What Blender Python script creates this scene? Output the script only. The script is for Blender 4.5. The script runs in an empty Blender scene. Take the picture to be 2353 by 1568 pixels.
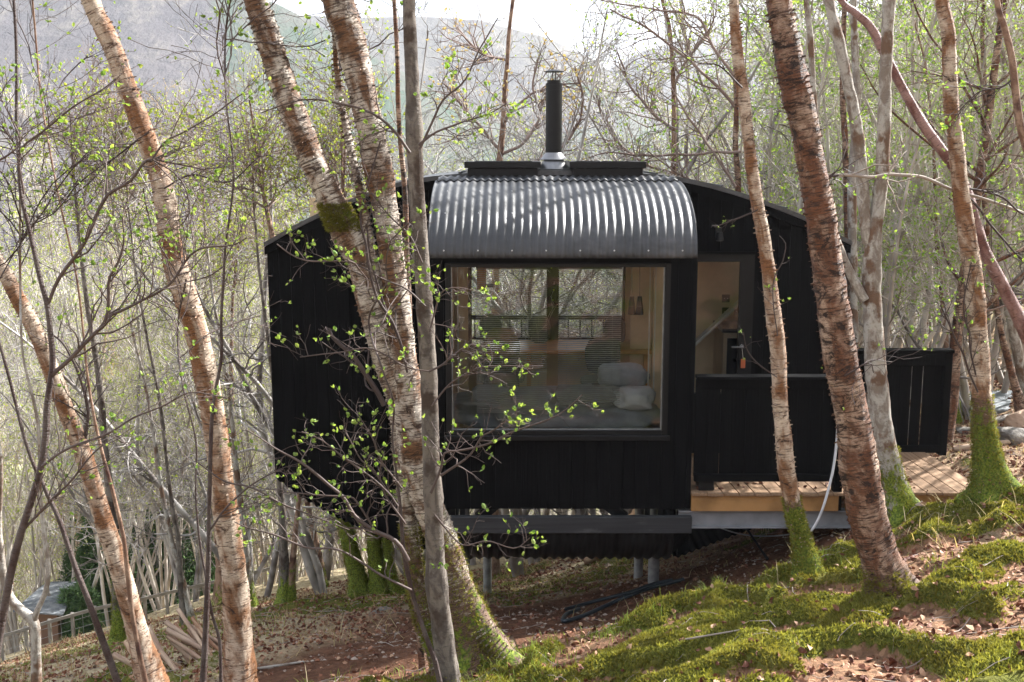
import bpy, math, random
import numpy as np
from mathutils import Vector
C = bpy.context.scene.collection
RS = np.random.default_rng(7)
random.seed(7)
F = 2560.0; PITCH = math.radians(9.6); CW = 2353.0; CH = 1568.0
SP, CP = math.sin(PITCH), math.cos(PITCH)
SUN_AZ, SUN_EL = math.radians(56), math.radians(39)

def A(px, py, Y):
    """point seen at photo position (px,py) standing at distance Y"""
    dx = (px-CW/2)/F; u = -(py-CH/2)/F
    y = CP+u*SP; z = -SP+u*CP
    return np.array([dx*Y/y, Y, z*Y/y])
def AX(px, py, Y): return float(A(px,py,Y)[0])
def AZ(py, Y): return float(A(0,py,Y)[2])

# ---------------------------------------------------------------- noise
def _h(ix,iy,iz,seed):
    n = (ix*374761393 + iy*668265263 + iz*2147483647 + seed*1274126177) & 0xffffffff
    n = ((n ^ (n>>13))*1274126177) & 0xffffffff
    n = (n ^ (n>>16)) & 0xffffffff
    return n/4294967295.0
def noise(x,y,z=0.0,seed=0):
    x,y,z = np.broadcast_arrays(np.asarray(x,float),np.asarray(y,float),np.asarray(z,float))
    xi,yi,zi = np.floor(x),np.floor(y),np.floor(z)
    fx,fy,fz = x-xi,y-yi,z-zi
    fx=fx*fx*(3-2*fx); fy=fy*fy*(3-2*fy); fz=fz*fz*(3-2*fz)
    xi=xi.astype(np.int64); yi=yi.astype(np.int64); zi=zi.astype(np.int64)
    r=0
    for a in (0,1):
        for b in (0,1):
            for c in (0,1):
                w=(fx if a else 1-fx)*(fy if b else 1-fy)*(fz if c else 1-fz)
                r=r+w*_h(xi+a,yi+b,zi+c,seed)
    return r*2-1
def fbm(x,y,z=0.0,o=4,seed=0):
    r=0;a=1.0;s=0
    for i in range(o):
        r=r+a*noise(np.asarray(x)*2**i,np.asarray(y)*2**i,np.asarray(z)*2**i,seed+i*17); s+=a; a*=.5
    return r/s
def sstep(a,b,x):
    t=np.clip((np.asarray(x)-a)/(b-a),0,1); return t*t*(3-2*t)

# ---------------------------------------------------------------- mesh builder
class MB:
    def __init__(s): s.V=[];s.T=[];s.Q=[];s.B=[];s.M=[];s.n=0
    def add(s,V,T=None,Q=None,bco=None,moss=None):
        V=np.asarray(V,float).reshape(-1,3)
        s.V.append(V)
        s.B.append(V if bco is None else np.asarray(bco,float).reshape(-1,3))
        s.M.append(np.zeros(len(V)) if moss is None else np.broadcast_to(np.asarray(moss,float),(len(V),)))
        if T is not None and len(T): s.T.append(np.asarray(T,int).reshape(-1,3)+s.n)
        if Q is not None and len(Q): s.Q.append(np.asarray(Q,int).reshape(-1,4)+s.n)
        s.n+=len(V); return s
    def build(s,name,mat,parent=None,smooth=False,bevel=0,bark=False,origin=None):
        V=np.concatenate(s.V)
        o=None
        off=np.zeros(3)
        if origin is not None: off=np.asarray(origin,float)
        p=parent
        if p is not None:
            base=np.zeros(3)
            while p is not None:
                base+=np.array(p.location); p=p.parent
            off=base
        V=V-off
        T=np.concatenate(s.T) if s.T else np.zeros((0,3),int)
        Q=np.concatenate(s.Q) if s.Q else np.zeros((0,4),int)
        me=bpy.data.meshes.new(name)
        me.vertices.add(len(V)); me.vertices.foreach_set('co',V.astype(np.float32).ravel())
        nl=len(T)*3+len(Q)*4
        me.loops.add(nl); me.loops.foreach_set('vertex_index',np.concatenate([T.ravel(),Q.ravel()]).astype(np.int32))
        me.polygons.add(len(T)+len(Q))
        st=np.concatenate([np.arange(len(T))*3,len(T)*3+np.arange(len(Q))*4]).astype(np.int32)
        me.polygons.foreach_set('loop_start',st)
        me.polygons.foreach_set('use_smooth',np.full(len(st),smooth,bool))
        me.update(calc_edges=True)
        if bark:
            a=me.attributes.new('bco','FLOAT_VECTOR','POINT'); a.data.foreach_set('vector',np.concatenate(s.B).astype(np.float32).ravel())
            a=me.attributes.new('moss','FLOAT','POINT'); a.data.foreach_set('value',np.concatenate(s.M).astype(np.float32))
        me.materials.append(mat)
        o=bpy.data.objects.new(name,me); C.objects.link(o)
        if parent is not None: o.parent=parent
        elif origin is not None: o.location=Vector(off)
        if bevel:
            b=o.modifiers.new('b','BEVEL'); b.width=bevel; b.segments=1; b.limit_method='ANGLE'
        return o

BQ=[(0,3,2,1),(4,5,6,7),(0,1,5,4),(1,2,6,5),(2,3,7,6),(3,0,4,7)]
def box(m,x0,x1,y0,y1,z0,z1):
    if x0>x1:x0,x1=x1,x0
    if y0>y1:y0,y1=y1,y0
    if z0>z1:z0,z1=z1,z0
    m.add([(x0,y0,z0),(x1,y0,z0),(x1,y1,z0),(x0,y1,z0),(x0,y0,z1),(x1,y0,z1),(x1,y1,z1),(x0,y1,z1)],Q=BQ); return m
def hexa(m,p8): m.add(p8,Q=BQ); return m
def beam(m,a,b,w,h,up=(0,0,1)):
    a=np.array(a,float);b=np.array(b,float);t=(b-a)/np.linalg.norm(b-a)
    s=np.cross(t,up);s/=np.linalg.norm(s);u=np.cross(s,t)
    P=[]
    for q in (a,b):
        for (i,j) in ((-1,-1),(1,-1),(1,1),(-1,1)): P.append(q+s*i*w/2+u*j*h/2)
    m.add(P,Q=[(0,1,2,3),(7,6,5,4),(0,4,5,1),(1,5,6,2),(2,6,7,3),(3,7,4,0)]); return m
def strip(m,x0,x1,y0,y1,zb0,zb1,zt0,zt1):
    """vertical board with sloping foot and head"""
    m.add([(x0,y0,zb0),(x1,y0,zb1),(x1,y1,zb1),(x0,y1,zb0),(x0,y0,zt0),(x1,y0,zt1),(x1,y1,zt1),(x0,y1,zt0)],Q=BQ); return m
def cyl(m,c,r,h,n=24,axis=2,r2=None,caps=True):
    r2=r if r2 is None else r2
    a=np.arange(n)*2*np.pi/n
    ring=np.stack([np.cos(a),np.sin(a)],1)
    P0=np.zeros((n,3));P1=np.zeros((n,3));ax=[i for i in range(3) if i!=axis]
    P0[:,ax]=ring*r;P1[:,ax]=ring*r2;P1[:,axis]=h
    V=np.concatenate([P0,P1])+np.array(c)
    i=np.arange(n);j=(i+1)%n
    Q=np.stack([i,j,j+n,i+n],1)
    T=[]
    if caps:
        V=np.concatenate([V,[np.array(c),np.array(c)+np.eye(3)[axis]*h]])
        T=np.concatenate([np.stack([j,i,np.full(n,2*n)],1),np.stack([i+n,j+n,np.full(n,2*n+1)],1)])
    m.add(V,T=T,Q=Q);return m

def tubes(m,P,R,k=3,cap=False,bscale=1.0,moss=None,disp=None):
    """P (M,N,3), R (M,N): M tubes of N rings with k sides"""
    P=np.asarray(P,float);R=np.asarray(R,float)
    M,N,_=P.shape
    T=np.empty_like(P);T[:,1:-1]=P[:,2:]-P[:,:-2];T[:,0]=P[:,1]-P[:,0];T[:,-1]=P[:,-1]-P[:,-2]
    T/=np.linalg.norm(T,axis=2,keepdims=True)+1e-9
    mt=T.mean(axis=1)
    ref=np.zeros((M,3));ref[np.arange(M),np.argmin(np.abs(mt),axis=1)]=1
    S=np.cross(T,ref[:,None,:]);S/=np.linalg.norm(S,axis=2,keepdims=True)+1e-9
    U=np.cross(T,S)
    a=np.arange(k)*2*np.pi/k
    ca,sa=np.cos(a),np.sin(a)
    L=np.concatenate([np.zeros((M,1)),np.cumsum(np.linalg.norm(P[:,1:]-P[:,:-1],axis=2),axis=1)],1)
    off=np.zeros((M,1,1))+np.arange(M)[:,None,None]*1.37
    B=np.stack([ca*R[...,None]*bscale+off,sa*R[...,None]*bscale+off*.3,np.broadcast_to(L[...,None],(M,N,k))],3)
    Rk=R[...,None]*np.ones(k)
    if disp is not None: Rk=Rk*disp(B,a,L)
    V=P[:,:,None,:]+(S[:,:,None,:]*ca[None,None,:,None]+U[:,:,None,:]*sa[None,None,:,None])*Rk[...,None]
    idx=np.arange(M*N*k).reshape(M,N,k)
    i0=idx[:,:-1,:];i1=idx[:,1:,:]
    Q=np.stack([i0,np.roll(i0,-1,2),np.roll(i1,-1,2),i1],3).reshape(-1,4)
    mo=None
    if moss is not None: mo=np.broadcast_to(moss[...,None],(M,N,k)).reshape(-1)
    m.add(V.reshape(-1,3),Q=Q,bco=B.reshape(-1,3),moss=mo)
    return V,B
def catmull(P,step):
    P=np.asarray(P,float)
    d=np.linalg.norm(np.diff(P[:,:3],axis=0),axis=1);t=np.concatenate([[0],np.cumsum(d)])
    n=max(4,int(t[-1]/step)+1);s=np.linspace(0,t[-1],n)
    Pe=np.concatenate([[2*P[0]-P[1]],P,[2*P[-1]-P[-2]]])
    k=np.clip(np.searchsorted(t,s,side='right')-1,0,len(P)-2)
    u=((s-t[k])/(d[k]+1e-9))[:,None]
    p0,p1,p2,p3=Pe[k],Pe[k+1],Pe[k+2],Pe[k+3]
    return .5*((2*p1)+(-p0+p2)*u+(2*p0-5*p1+4*p2-p3)*u**2+(-p0+3*p1-3*p2+p3)*u**3)
def resamp(P,R,n):
    d=np.linalg.norm(np.diff(P,axis=0),axis=1);t=np.concatenate([[0],np.cumsum(d)]);s=np.linspace(0,t[-1],n)
    return np.stack([np.interp(s,t,P[:,i]) for i in range(3)],1),np.interp(s,t,R)
def children(P,R,n,l0,l1,ang,up,wig,rng,tmin=.2,N=5,rr=.6,rmin=.0015,tip=.3,tmax=1.0,fall=.5):
    M,K,_=P.shape
    tot=int(M*n);ix=np.repeat(np.arange(M),int(n)) if n>=1 else rng.integers(0,M,tot)
    tot=len(ix)
    t=rng.uniform(tmin,tmax,tot);f=t*(K-1);k=np.minimum(f.astype(int),K-2);w=(f-k)
    pos=P[ix,k]*(1-w)[:,None]+P[ix,k+1]*w[:,None]
    tan=P[ix,k+1]-P[ix,k];tan/=np.linalg.norm(tan,axis=1,keepdims=True)+1e-9
    r=(R[ix,k]*(1-w)+R[ix,k+1]*w)*rr
    v=rng.normal(size=(tot,3));v-=(v*tan).sum(1,keepdims=True)*tan;v/=np.linalg.norm(v,axis=1,keepdims=True)+1e-9
    a=np.radians(ang*rng.uniform(.6,1.3,tot))[:,None]
    d=tan*np.cos(a)+v*np.sin(a)
    L=rng.uniform(l0,l1,tot)*(1-fall*t)
    out=np.empty((tot,N,3));out[:,0]=pos;cur=d
    for i in range(1,N):
        cur=cur+rng.normal(size=(tot,3))*wig;cur[:,2]+=up
        cur/=np.linalg.norm(cur,axis=1,keepdims=True)
        out[:,i]=out[:,i-1]+cur*(L/(N-1))[:,None]
    rad=np.maximum(r[:,None]*np.linspace(1,tip,N)[None,:],rmin)
    return out,rad
def leaves(m,pos,dirs,size,rng,fold=.35,wide=.8,simple=False):
    n=len(pos)
    if n==0:return
    d=dirs/(np.linalg.norm(dirs,axis=1,keepdims=True)+1e-9)
    v=rng.normal(size=(n,3));v-=(v*d).sum(1,keepdims=True)*d;s=v/(np.linalg.norm(v,axis=1,keepdims=True)+1e-9)
    nn=np.cross(d,s);sz=(size*rng.uniform(.6,1.25,n))[:,None]
    base=pos;tip=pos+d*sz+nn*sz*.12
    if simple:
        l=pos+d*sz*.5+s*sz*wide*.5;r=pos+d*sz*.5-s*sz*wide*.5
        V=np.stack([base,r,tip,l],1).reshape(-1,3);i=np.arange(n)*4
        m.add(V,Q=np.stack([i,i+1,i+2,i+3],1));return
    mid=pos+d*sz*.5-nn*sz*fold*.3
    l1=pos+d*sz*.32+s*sz*wide*.42+nn*sz*fold*.2;r1=pos+d*sz*.32-s*sz*wide*.42+nn*sz*fold*.2
    l2=pos+d*sz*.72+s*sz*wide*.36+nn*sz*fold*.25;r2=pos+d*sz*.72-s*sz*wide*.36+nn*sz*fold*.25
    V=np.stack([base,l1,l2,tip,r2,r1,mid],1).reshape(-1,3);i=np.arange(n)*7
    Q=np.concatenate([np.stack([i+6,i,i+5,i+4],1),np.stack([i,i+6,i+2,i+1],1)])
    T=np.concatenate([np.stack([i+6,i+4,i+3],1),np.stack([i+6,i+3,i+2],1)])
    m.add(V,T=T,Q=Q)

# ---------------------------------------------------------------- naming
def tag(o,label=None,cat=None,group=None,kind=None):
    if label:o['label']=label
    if cat:o['category']=cat
    if group:o['group']=group
    if kind:o['kind']=kind
    return o
def thing(name,label,cat,loc=(0,0,0),group=None):
    o=bpy.data.objects.new(name,None);C.objects.link(o);o.location=Vector(loc);o.empty_display_size=.1
    return tag(o,label,cat,group)

# ---------------------------------------------------------------- materials
class NT:
    def __init__(s,name):
        s.m=bpy.data.materials.new(name);s.m.use_nodes=True;s.t=s.m.node_tree;s.t.nodes.clear()
        s.out=s.n('ShaderNodeOutputMaterial')
    def n(s,t,**k):
        x=s.t.nodes.new(t)
        for a,b in k.items(): setattr(x,a,b)
        return x
    def l(s,a,b): s.t.links.new(a,b)
    def set(s,sock,v):
        if isinstance(v,bpy.types.NodeSocket): s.l(v,sock)
        elif v is not None:
            if hasattr(sock.default_value,'__len__') and not hasattr(v,'__len__'): sock.default_value=(v,)*len(sock.default_value)
            else: sock.default_value=(tuple(v)+(1,) if hasattr(v,'__len__') and len(sock.default_value)==4 and len(v)==3 else v)
    def noise(s,vec,scale,detail=4,rough=.55,dist=0):
        x=s.n('ShaderNodeTexNoise');s.l(vec,x.inputs['Vector']);x.inputs['Scale'].default_value=scale;x.inputs['Detail'].default_value=detail;x.inputs['Roughness'].default_value=rough;x.inputs['Distortion'].default_value=dist
        return x.outputs['Fac']
    def scale(s,vec,sc):
        x=s.n('ShaderNodeMapping');s.l(vec,x.inputs['Vector']);x.inputs['Scale'].default_value=sc;return x.outputs[0]
    def ramp(s,f,a,b,c0=(0,0,0),c1=(1,1,1)):
        x=s.n('ShaderNodeMapRange');x.interpolation_type='SMOOTHSTEP';s.l(f,x.inputs[0]);x.inputs[1].default_value=a;x.inputs[2].default_value=b
        return x.outputs[0]
    def mix(s,f,a,b,blend='MIX'):
        x=s.n('ShaderNodeMix',data_type='RGBA',blend_type=blend);s.set(x.inputs[0],f);s.set(x.inputs[6],a);s.set(x.inputs[7],b);return x.outputs[2]
    def math(s,op,a,b=None):
        x=s.n('ShaderNodeMath',operation=op);s.set(x.inputs[0],a)
        if b is not None:s.set(x.inputs[1],b)
        return x.outputs[0]
    def attr(s,name,fac=False):
        x=s.n('ShaderNodeAttribute',attribute_name=name);return x.outputs['Fac'] if fac else x.outputs['Vector']
    def pos(s): return s.n('ShaderNodeNewGeometry').outputs['Position']
    def obj(s): return s.n('ShaderNodeTexCoord').outputs['Object']
    def rnd(s): return s.n('ShaderNodeObjectInfo').outputs['Random']
    def island(s): return s.n('ShaderNodeNewGeometry').outputs['Random Per Island']
    def bump(s,h,dist,strength=1.0):
        x=s.n('ShaderNodeBump');s.l(h,x.inputs['Height']);x.inputs['Distance'].default_value=dist;x.inputs['Strength'].default_value=strength;return x.outputs[0]
    def bsdf(s,col,rough=.8,metal=0,spec=.3,normal=None,**k):
        b=s.n('ShaderNodeBsdfPrincipled');s.set(b.inputs['Base Color'],col);s.set(b.inputs['Roughness'],rough);s.set(b.inputs['Metallic'],metal);s.set(b.inputs['Specular IOR Level'],spec)
        if normal is not None:s.l(normal,b.inputs['Normal'])
        for a,v in k.items(): s.set(b.inputs[a],v)
        s.l(b.outputs[0],s.out.inputs[0]);return b
def simple(name,col,rough=.7,metal=0,spec=.3,var=.15,scale=8):
    t=NT(name);n=t.noise(t.obj(),scale,5)
    f=t.ramp(n,.3,.7);c=t.mix(f,tuple(x*(1-var) for x in col),tuple(min(1,x*(1+var)) for x in col))
    t.bsdf(c,rough,metal,spec,t.bump(n,.002));return t.m

def bark(name,cream,orange,dark,o_lo=.45,o_hi=.6,dk=.62,lent=.58,rough=.6):
    t=NT(name);b=t.attr('bco')
    lv=t.scale(b,(10,10,85));n1=t.noise(lv,1,4,.68)            # long thin lenticels
    lv2=t.scale(b,(22,22,210));n2=t.noise(lv2,1,4,.7)
    pn=t.noise(t.scale(b,(7,7,3.2)),1,4,.6,.4)               # orange patches
    dn=t.noise(t.scale(b,(5,5,8)),1,7,.78,1.6)               # black scars
    c=t.mix(t.ramp(n2,.35,.7),cream,tuple(x*.72 for x in cream))
    oc=t.mix(t.ramp(n2,.3,.7),orange,tuple(x*.45 for x in orange))
    c=t.mix(t.ramp(pn,o_lo,o_hi),c,oc)
    c=t.mix(t.math('MULTIPLY',t.ramp(n1,lent,lent+.05),.85),c,dark)
    c=t.mix(t.math('MULTIPLY',t.ramp(dn,dk-.1,dk+.02),.55),c,tuple(x*.4 for x in orange))
    c=t.mix(t.ramp(dn,dk,dk+.05),c,tuple(x*.8 for x in dark))
    c=t.mix(t.math('MULTIPLY',t.ramp(t.noise(t.scale(b,(40,40,160)),1,3,.7),.5,.75),.45),c,tuple(x*.3 for x in orange))
    mn=t.noise(t.scale(b,(14,14,9)),1,5,.65)
    rb=t.math('ADD',t.attr('moss',True),t.math('MULTIPLY',t.math('SUBTRACT',dn,.5),1.2))
    c=t.mix(t.ramp(rb,.2,.4),c,t.mix(t.ramp(n2,.35,.65),(.05,.026,.018),(.2,.12,.08)))
    ms=t.math('ADD',t.attr('moss',True),t.math('MULTIPLY',t.math('SUBTRACT',mn,.5),1.6))
    mf=t.ramp(ms,.42,.58)
    mc=t.mix(t.ramp(t.noise(b,60,3),.3,.7),(.05,.08,.012),(.2,.25,.03))
    c=t.mix(mf,c,mc)
    h=t.math('ADD',t.math('MULTIPLY',n1,-1.0),t.math('ADD',t.math('MULTIPLY',n2,.8),t.math('MULTIPLY',dn,-1.2)))
    t.bsdf(c,t.mix(mf,(rough,)*3,(.95,)*3),0,.3,t.bump(h,.009));return t.m
def graybark(name,c0,c1,c2,rough=.8,g0=.52):
    t=NT(name);b=t.attr('bco')
    pn=t.noise(t.scale(b,(12,12,6)),1,5,.65,.5);q=t.noise(t.scale(b,(30,30,60)),1,4,.7);g=t.noise(t.scale(b,(5,5,4)),1,4,.6)
    c=t.mix(t.ramp(pn,.4,.58),c0,c1);c=t.mix(t.ramp(g,g0,g0+.1),c,c2);c=t.mix(t.math('MULTIPLY',t.ramp(q,.55,.7),.6),c,tuple(x*.4 for x in c0))
    ms=t.math('ADD',t.attr('moss',True),t.math('MULTIPLY',t.math('SUBTRACT',t.noise(t.scale(b,(12,12,8)),1,5,.65),.5),1.6))
    mf=t.ramp(ms,.42,.58)
    mc=t.mix(t.ramp(t.noise(b,60,3),.3,.7),(.05,.08,.012),(.24,.29,.035));c=t.mix(mf,c,mc)
    t.bsdf(c,rough,0,.25,t.bump(t.math('ADD',q,pn),.008));return t.m
def leafm(name,a,b,tr=.5):
    t=NT(name);r=t.island();c=t.mix(r,a,b)
    d=t.n('ShaderNodeBsdfPrincipled');t.l(c,d.inputs['Base Color']);d.inputs['Roughness'].default_value=.55;d.inputs['Specular IOR Level'].default_value=.3
    x=t.n('ShaderNodeBsdfTranslucent');t.l(t.mix(1.0,c,(1.2,1.12,.6),'MULTIPLY'),x.inputs[0])
    mx=t.n('ShaderNodeMixShader');mx.inputs[0].default_value=tr;t.l(d.outputs[0],mx.inputs[1]);t.l(x.outputs[0],mx.inputs[2]);t.l(mx.outputs[0],t.out.inputs[0]);return t.m

M={}
M['birch_pale']=bark('birch_pale',(.64,.57,.48),(.25,.125,.06),(.035,.02,.014),.42,.58,.56,.52)
M['birch_orange']=bark('birch_orange',(.64,.52,.4),(.3,.135,.055),(.05,.024,.016),.38,.6,.58,.57)
M['birch_dark']=bark('birch_dark',(.52,.38,.28),(.21,.085,.04),(.03,.017,.012),.34,.58,.53,.53)
M['alder_grey']=graybark('alder_grey',(.085,.07,.06),(.18,.155,.13),(.06,.042,.032))
M['lichen']=graybark('lichen',(.2,.165,.135),(.38,.36,.32),(.14,.085,.055),g0=.5)
M['purple']=bark('purple_bark',(.12,.09,.08),(.075,.042,.036),(.025,.017,.015),.4,.6,.66,.6,.35)
M['rough_bark']=graybark('rough_bark',(.16,.09,.06),(.3,.2,.14),(.08,.04,.03))
M['cherry']=bark('cherry_bark',(.36,.22,.2),(.2,.08,.065),(.06,.03,.028),.4,.6,.66,.6,.4)
M['twig_dark']=simple('twig_dark',(.055,.038,.034),.65)
M['twig_red']=simple('twig_red',(.085,.06,.052),.6)
M['twig_pale']=simple('twig_pale',(.3,.25,.21),.7)
M['leaf']=leafm('leaf',(.12,.23,.04),(.33,.43,.12),.5)
M['leaf_b']=leafm('leaf_b',(.27,.4,.06),(.46,.5,.12),.52)
M['leaf_r']=leafm('leaf_r',(.17,.33,.06),(.35,.48,.12),.5)
M['bud_orange']=leafm('bud_orange',(.5,.36,.17),(.6,.5,.22),.35)

def plain_twig(name,a,b):
    t=NT(name);r=t.rnd();n=t.noise(t.obj(),1.3,3)
    c=t.mix(t.ramp(n,.35,.65),a,b);c=t.mix(t.math('MULTIPLY',r,.35),c,tuple(x*.6 for x in a));t.bsdf(c,.75,0,.25);return t.m
M['thicket']=plain_twig('thicket',(.31,.27,.235),(.66,.61,.55))
M['thicket_c']=plain_twig('thicket_c',(.13,.11,.1),(.5,.475,.45))
M['thicket_o']=plain_twig('thicket_o',(.36,.24,.17),(.5,.42,.33))
M['thicket_d']=plain_twig('thicket_d',(.17,.11,.09),(.3,.23,.2))

def black_wood():
    t=NT('black_wood');p=t.pos();g=t.noise(t.scale(p,(60,60,2.5)),1,5,.6);l=t.noise(t.scale(p,(9,9,.3)),1,1)
    c=t.mix(t.ramp(g,.35,.7),(.002,.002,.0023),(.005,.005,.0054));c=t.mix(t.math('MULTIPLY',t.ramp(l,.4,.6),.35),c,(.007,.007,.007))
    t.bsdf(c,.7,0,.04,t.bump(g,.002));return t.m
M['black']=black_wood()
t=NT('charcoal_beam');p=t.pos();g=t.noise(t.scale(p,(1.5,40,40)),1,5,.6);s_=t.noise(t.scale(p,(3,3,7)),1,4,.6)
c=t.mix(t.ramp(g,.35,.7),(.028,.029,.031),(.045,.046,.048));c=t.mix(t.math('MULTIPLY',t.ramp(s_,.6,.72),.4),c,(.13,.13,.13));t.bsdf(c,.6,0,.25,t.bump(g,.002));M['beam']=t.m
t=NT('dark_corrugated');p=t.pos();g=t.noise(t.scale(p,(2,5,5)),1,5,.65);q=t.noise(t.scale(p,(1.2,1.2,2.0)),1,4,.7)
c=t.mix(t.ramp(g,.35,.7),(.03,.032,.035),(.05,.052,.056));c=t.mix(t.math('MULTIPLY',t.ramp(q,.52,.7),.5),c,(.14,.14,.145))
t.bsdf(c,t.mix(t.ramp(q,.4,.65),(.48,)*3,(.62,)*3),0,.42,t.bump(g,.001),**{'Coat Weight':.1,'Coat Roughness':.25});M['roof']=t.m
t=NT('roof_membrane');p=t.pos();g=t.noise(p,14,5,.6);c=t.mix(t.ramp(g,.35,.7),(.035,.037,.04),(.07,.072,.076));t.bsdf(c,.42,0,.5,t.bump(g,.002));M['membrane']=t.m
M['steel_black']=simple('steel_black',(.008,.008,.0085),.45,0,.22)
M['steel_grey']=simple('steel_grey',(.2,.205,.215),.5,.0,.4,.2,5)
M['galv']=simple('galv',(.33,.34,.34),.45,.5,.5,.25,12)
M['silver']=simple('silver',(.22,.22,.225),.4,.8,.5,.08,10)
M['cowl']=simple('cowl',(.22,.22,.23),.4,.4,.5)
M['screw']=simple('screw',(.5,.5,.5),.4,.6,.5)
M['ply']=simple('ply',(.62,.47,.29),.6,0,.3,.12,3)
M['ply_light']=simple('ply_light',(.62,.47,.29),.6,0,.3,.1,3)
M['table']=simple('table',(.5,.24,.08),.4,0,.4,.15,5)
M['worktop']=simple('worktop',(.015,.015,.017),.25,0,.5)
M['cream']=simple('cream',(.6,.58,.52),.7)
M['olive']=simple('olive',(.12,.115,.05),.95,0,.1,.2,20)
M['cush']=simple('cush',(.085,.09,.085),.95,0,.1,.2,30)
M['duvet']=simple('duvet',(.4,.42,.44),.9,0,.15,.12,8)
M['blind']=simple('blind',(.32,.32,.31),.6)
M['orange_tag']=simple('orange_tag',(.5,.13,.05),.6)
M['white_cable']=simple('white_cable',(.55,.56,.58),.4,0,.4)
M['hose']=simple('hose',(.018,.026,.032),.4,0,.4)
M['deckside']=simple('deckside',(.34,.185,.07),.65,0,.25,.25,4)
def deckm():
    t=NT('deck_boards');p=t.pos();g=t.noise(t.scale(p,(45,1.6,45)),1,5,.6);k=t.noise(t.scale(p,(5,2,5)),1,3);r=t.island()
    c=t.mix(t.ramp(g,.35,.68),(.21,.13,.075),(.32,.21,.13));c=t.mix(t.math('MULTIPLY',r,.4),c,(.2,.125,.075));c=t.mix(t.math('MULTIPLY',t.ramp(k,.55,.7),.35),c,(.28,.19,.12))
    t.bsdf(c,.7,0,.2,t.bump(g,.002));return t.m
M['deck']=deckm()
def stone(name,a,b):
    t=NT(name);o=t.pos();n=t.noise(o,6,6,.65);k=t.noise(o,40,4,.7);c=t.mix(t.ramp(n,.35,.65),a,b);c=t.mix(t.math('MULTIPLY',t.ramp(k,.5,.7),.4),c,tuple(x*.5 for x in a));t.bsdf(c,.85,0,.2,t.bump(t.math('ADD',n,k),.01));return t.m
M['slab']=stone('slab',(.15,.17,.18),(.27,.28,.29));M['rock']=stone('rock',(.12,.11,.1),(.25,.23,.2));M['slate']=stone('slate',(.13,.145,.16),(.26,.27,.28))
t=NT('glass');fr=t.n('ShaderNodeFresnel');fr.inputs[0].default_value=1.5;g=t.n('ShaderNodeBsdfGlossy');g.inputs['Roughness'].default_value=.0;g.inputs[0].default_value=(1,1,1,1)
tr=t.n('ShaderNodeBsdfTransparent');tr.inputs[0].default_value=(.95,.97,.96,1);mx=t.n('ShaderNodeMixShader');t.l(fr.outputs[0],mx.inputs[0]);t.l(tr.outputs[0],mx.inputs[1]);t.l(g.outputs[0],mx.inputs[2]);t.l(mx.outputs[0],t.out.inputs[0]);M['glass']=t.m

# ground: litter brown / soil / moss / grass by place-related noise and per-vertex masks
def groundm():
    t=NT('woodland_floor');p=t.pos();ms=t.attr('moss',True);bc=t.attr('bco')
    sx=t.n('ShaderNodeSeparateXYZ');t.l(bc,sx.inputs[0]);soil=sx.outputs[0];far=sx.outputs[1];straw=sx.outputs[2]
    n1=t.noise(p,9,6,.7);n2=t.noise(p,45,4,.7);n3=t.noise(p,2.2,4,.6);v=t.n('ShaderNodeTexVoronoi');t.l(p,v.inputs['Vector']);v.inputs['Scale'].default_value=26
    cr=t.n('ShaderNodeValToRGB');t.l(v.outputs['Color'],cr.inputs[0])
    e=cr.color_ramp;e.elements[0].position=.2;e.elements[0].color=(.07,.03,.018,1);e.elements[1].position=.85;e.elements[1].color=(.34,.19,.11,1)
    for q,cc in ((.45,(.16,.075,.04,1)),(.7,(.24,.12,.07,1))):
        x=e.elements.new(q);x.color=cc
    lit=cr.outputs[0]
    st=t.mix(t.ramp(n2,.35,.65),(.36,.29,.16),(.62,.54,.37));lit=t.mix(.25,lit,(.4,.27,.17));lit=t.mix(t.math('MULTIPLY',straw,t.ramp(n1,.3,.52)),lit,st)
    so=t.mix(t.ramp(n1,.35,.65),(.085,.04,.024),(.17,.085,.05));so=t.mix(t.ramp(n2,.6,.75),so,(.26,.19,.15))
    c=t.mix(soil,lit,so)
    mo=t.mix(t.ramp(n2,.3,.7),(.05,.06,.012),(.16,.17,.03));mo=t.mix(t.ramp(n3,.45,.65),mo,(.14,.13,.03))
    mm=t.math('ADD',ms,t.math('MULTIPLY',t.math('SUBTRACT',n1,.5),.9));c=t.mix(t.ramp(mm,.42,.6),c,mo)
    fc=t.mix(t.ramp(t.noise(p,.25,5,.6),.4,.6),(.1,.12,.04),(.2,.16,.09));c=t.mix(far,c,fc)
    t.bsdf(c,.95,0,.1,t.bump(t.math('ADD',n1,n2),.03));return t.m
M['ground']=groundm()
def mossm(name,a,b):
    t=NT(name);r=t.island();n=t.noise(t.pos(),3.5,3);c=t.mix(r,a,b);c=t.mix(t.math('MULTIPLY',t.ramp(n,.4,.62),.6),c,(.15,.13,.035))
    d=t.n('ShaderNodeBsdfDiffuse');t.l(c,d.inputs[0]);x=t.n('ShaderNodeBsdfTranslucent');t.l(t.mix(1.0,c,(1.4,1.3,.6),'MULTIPLY'),x.inputs[0]);mx=t.n('ShaderNodeMixShader');mx.inputs[0].default_value=.35
    t.l(d.outputs[0],mx.inputs[1]);t.l(x.outputs[0],mx.inputs[2]);t.l(mx.outputs[0],t.out.inputs[0]);return t.m
M['moss']=mossm('moss',(.075,.085,.018),(.32,.32,.08));M['grass']=mossm('grass',(.12,.2,.035),(.3,.4,.11));M['straw']=mossm('straw',(.4,.31,.18),(.55,.47,.32))
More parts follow.
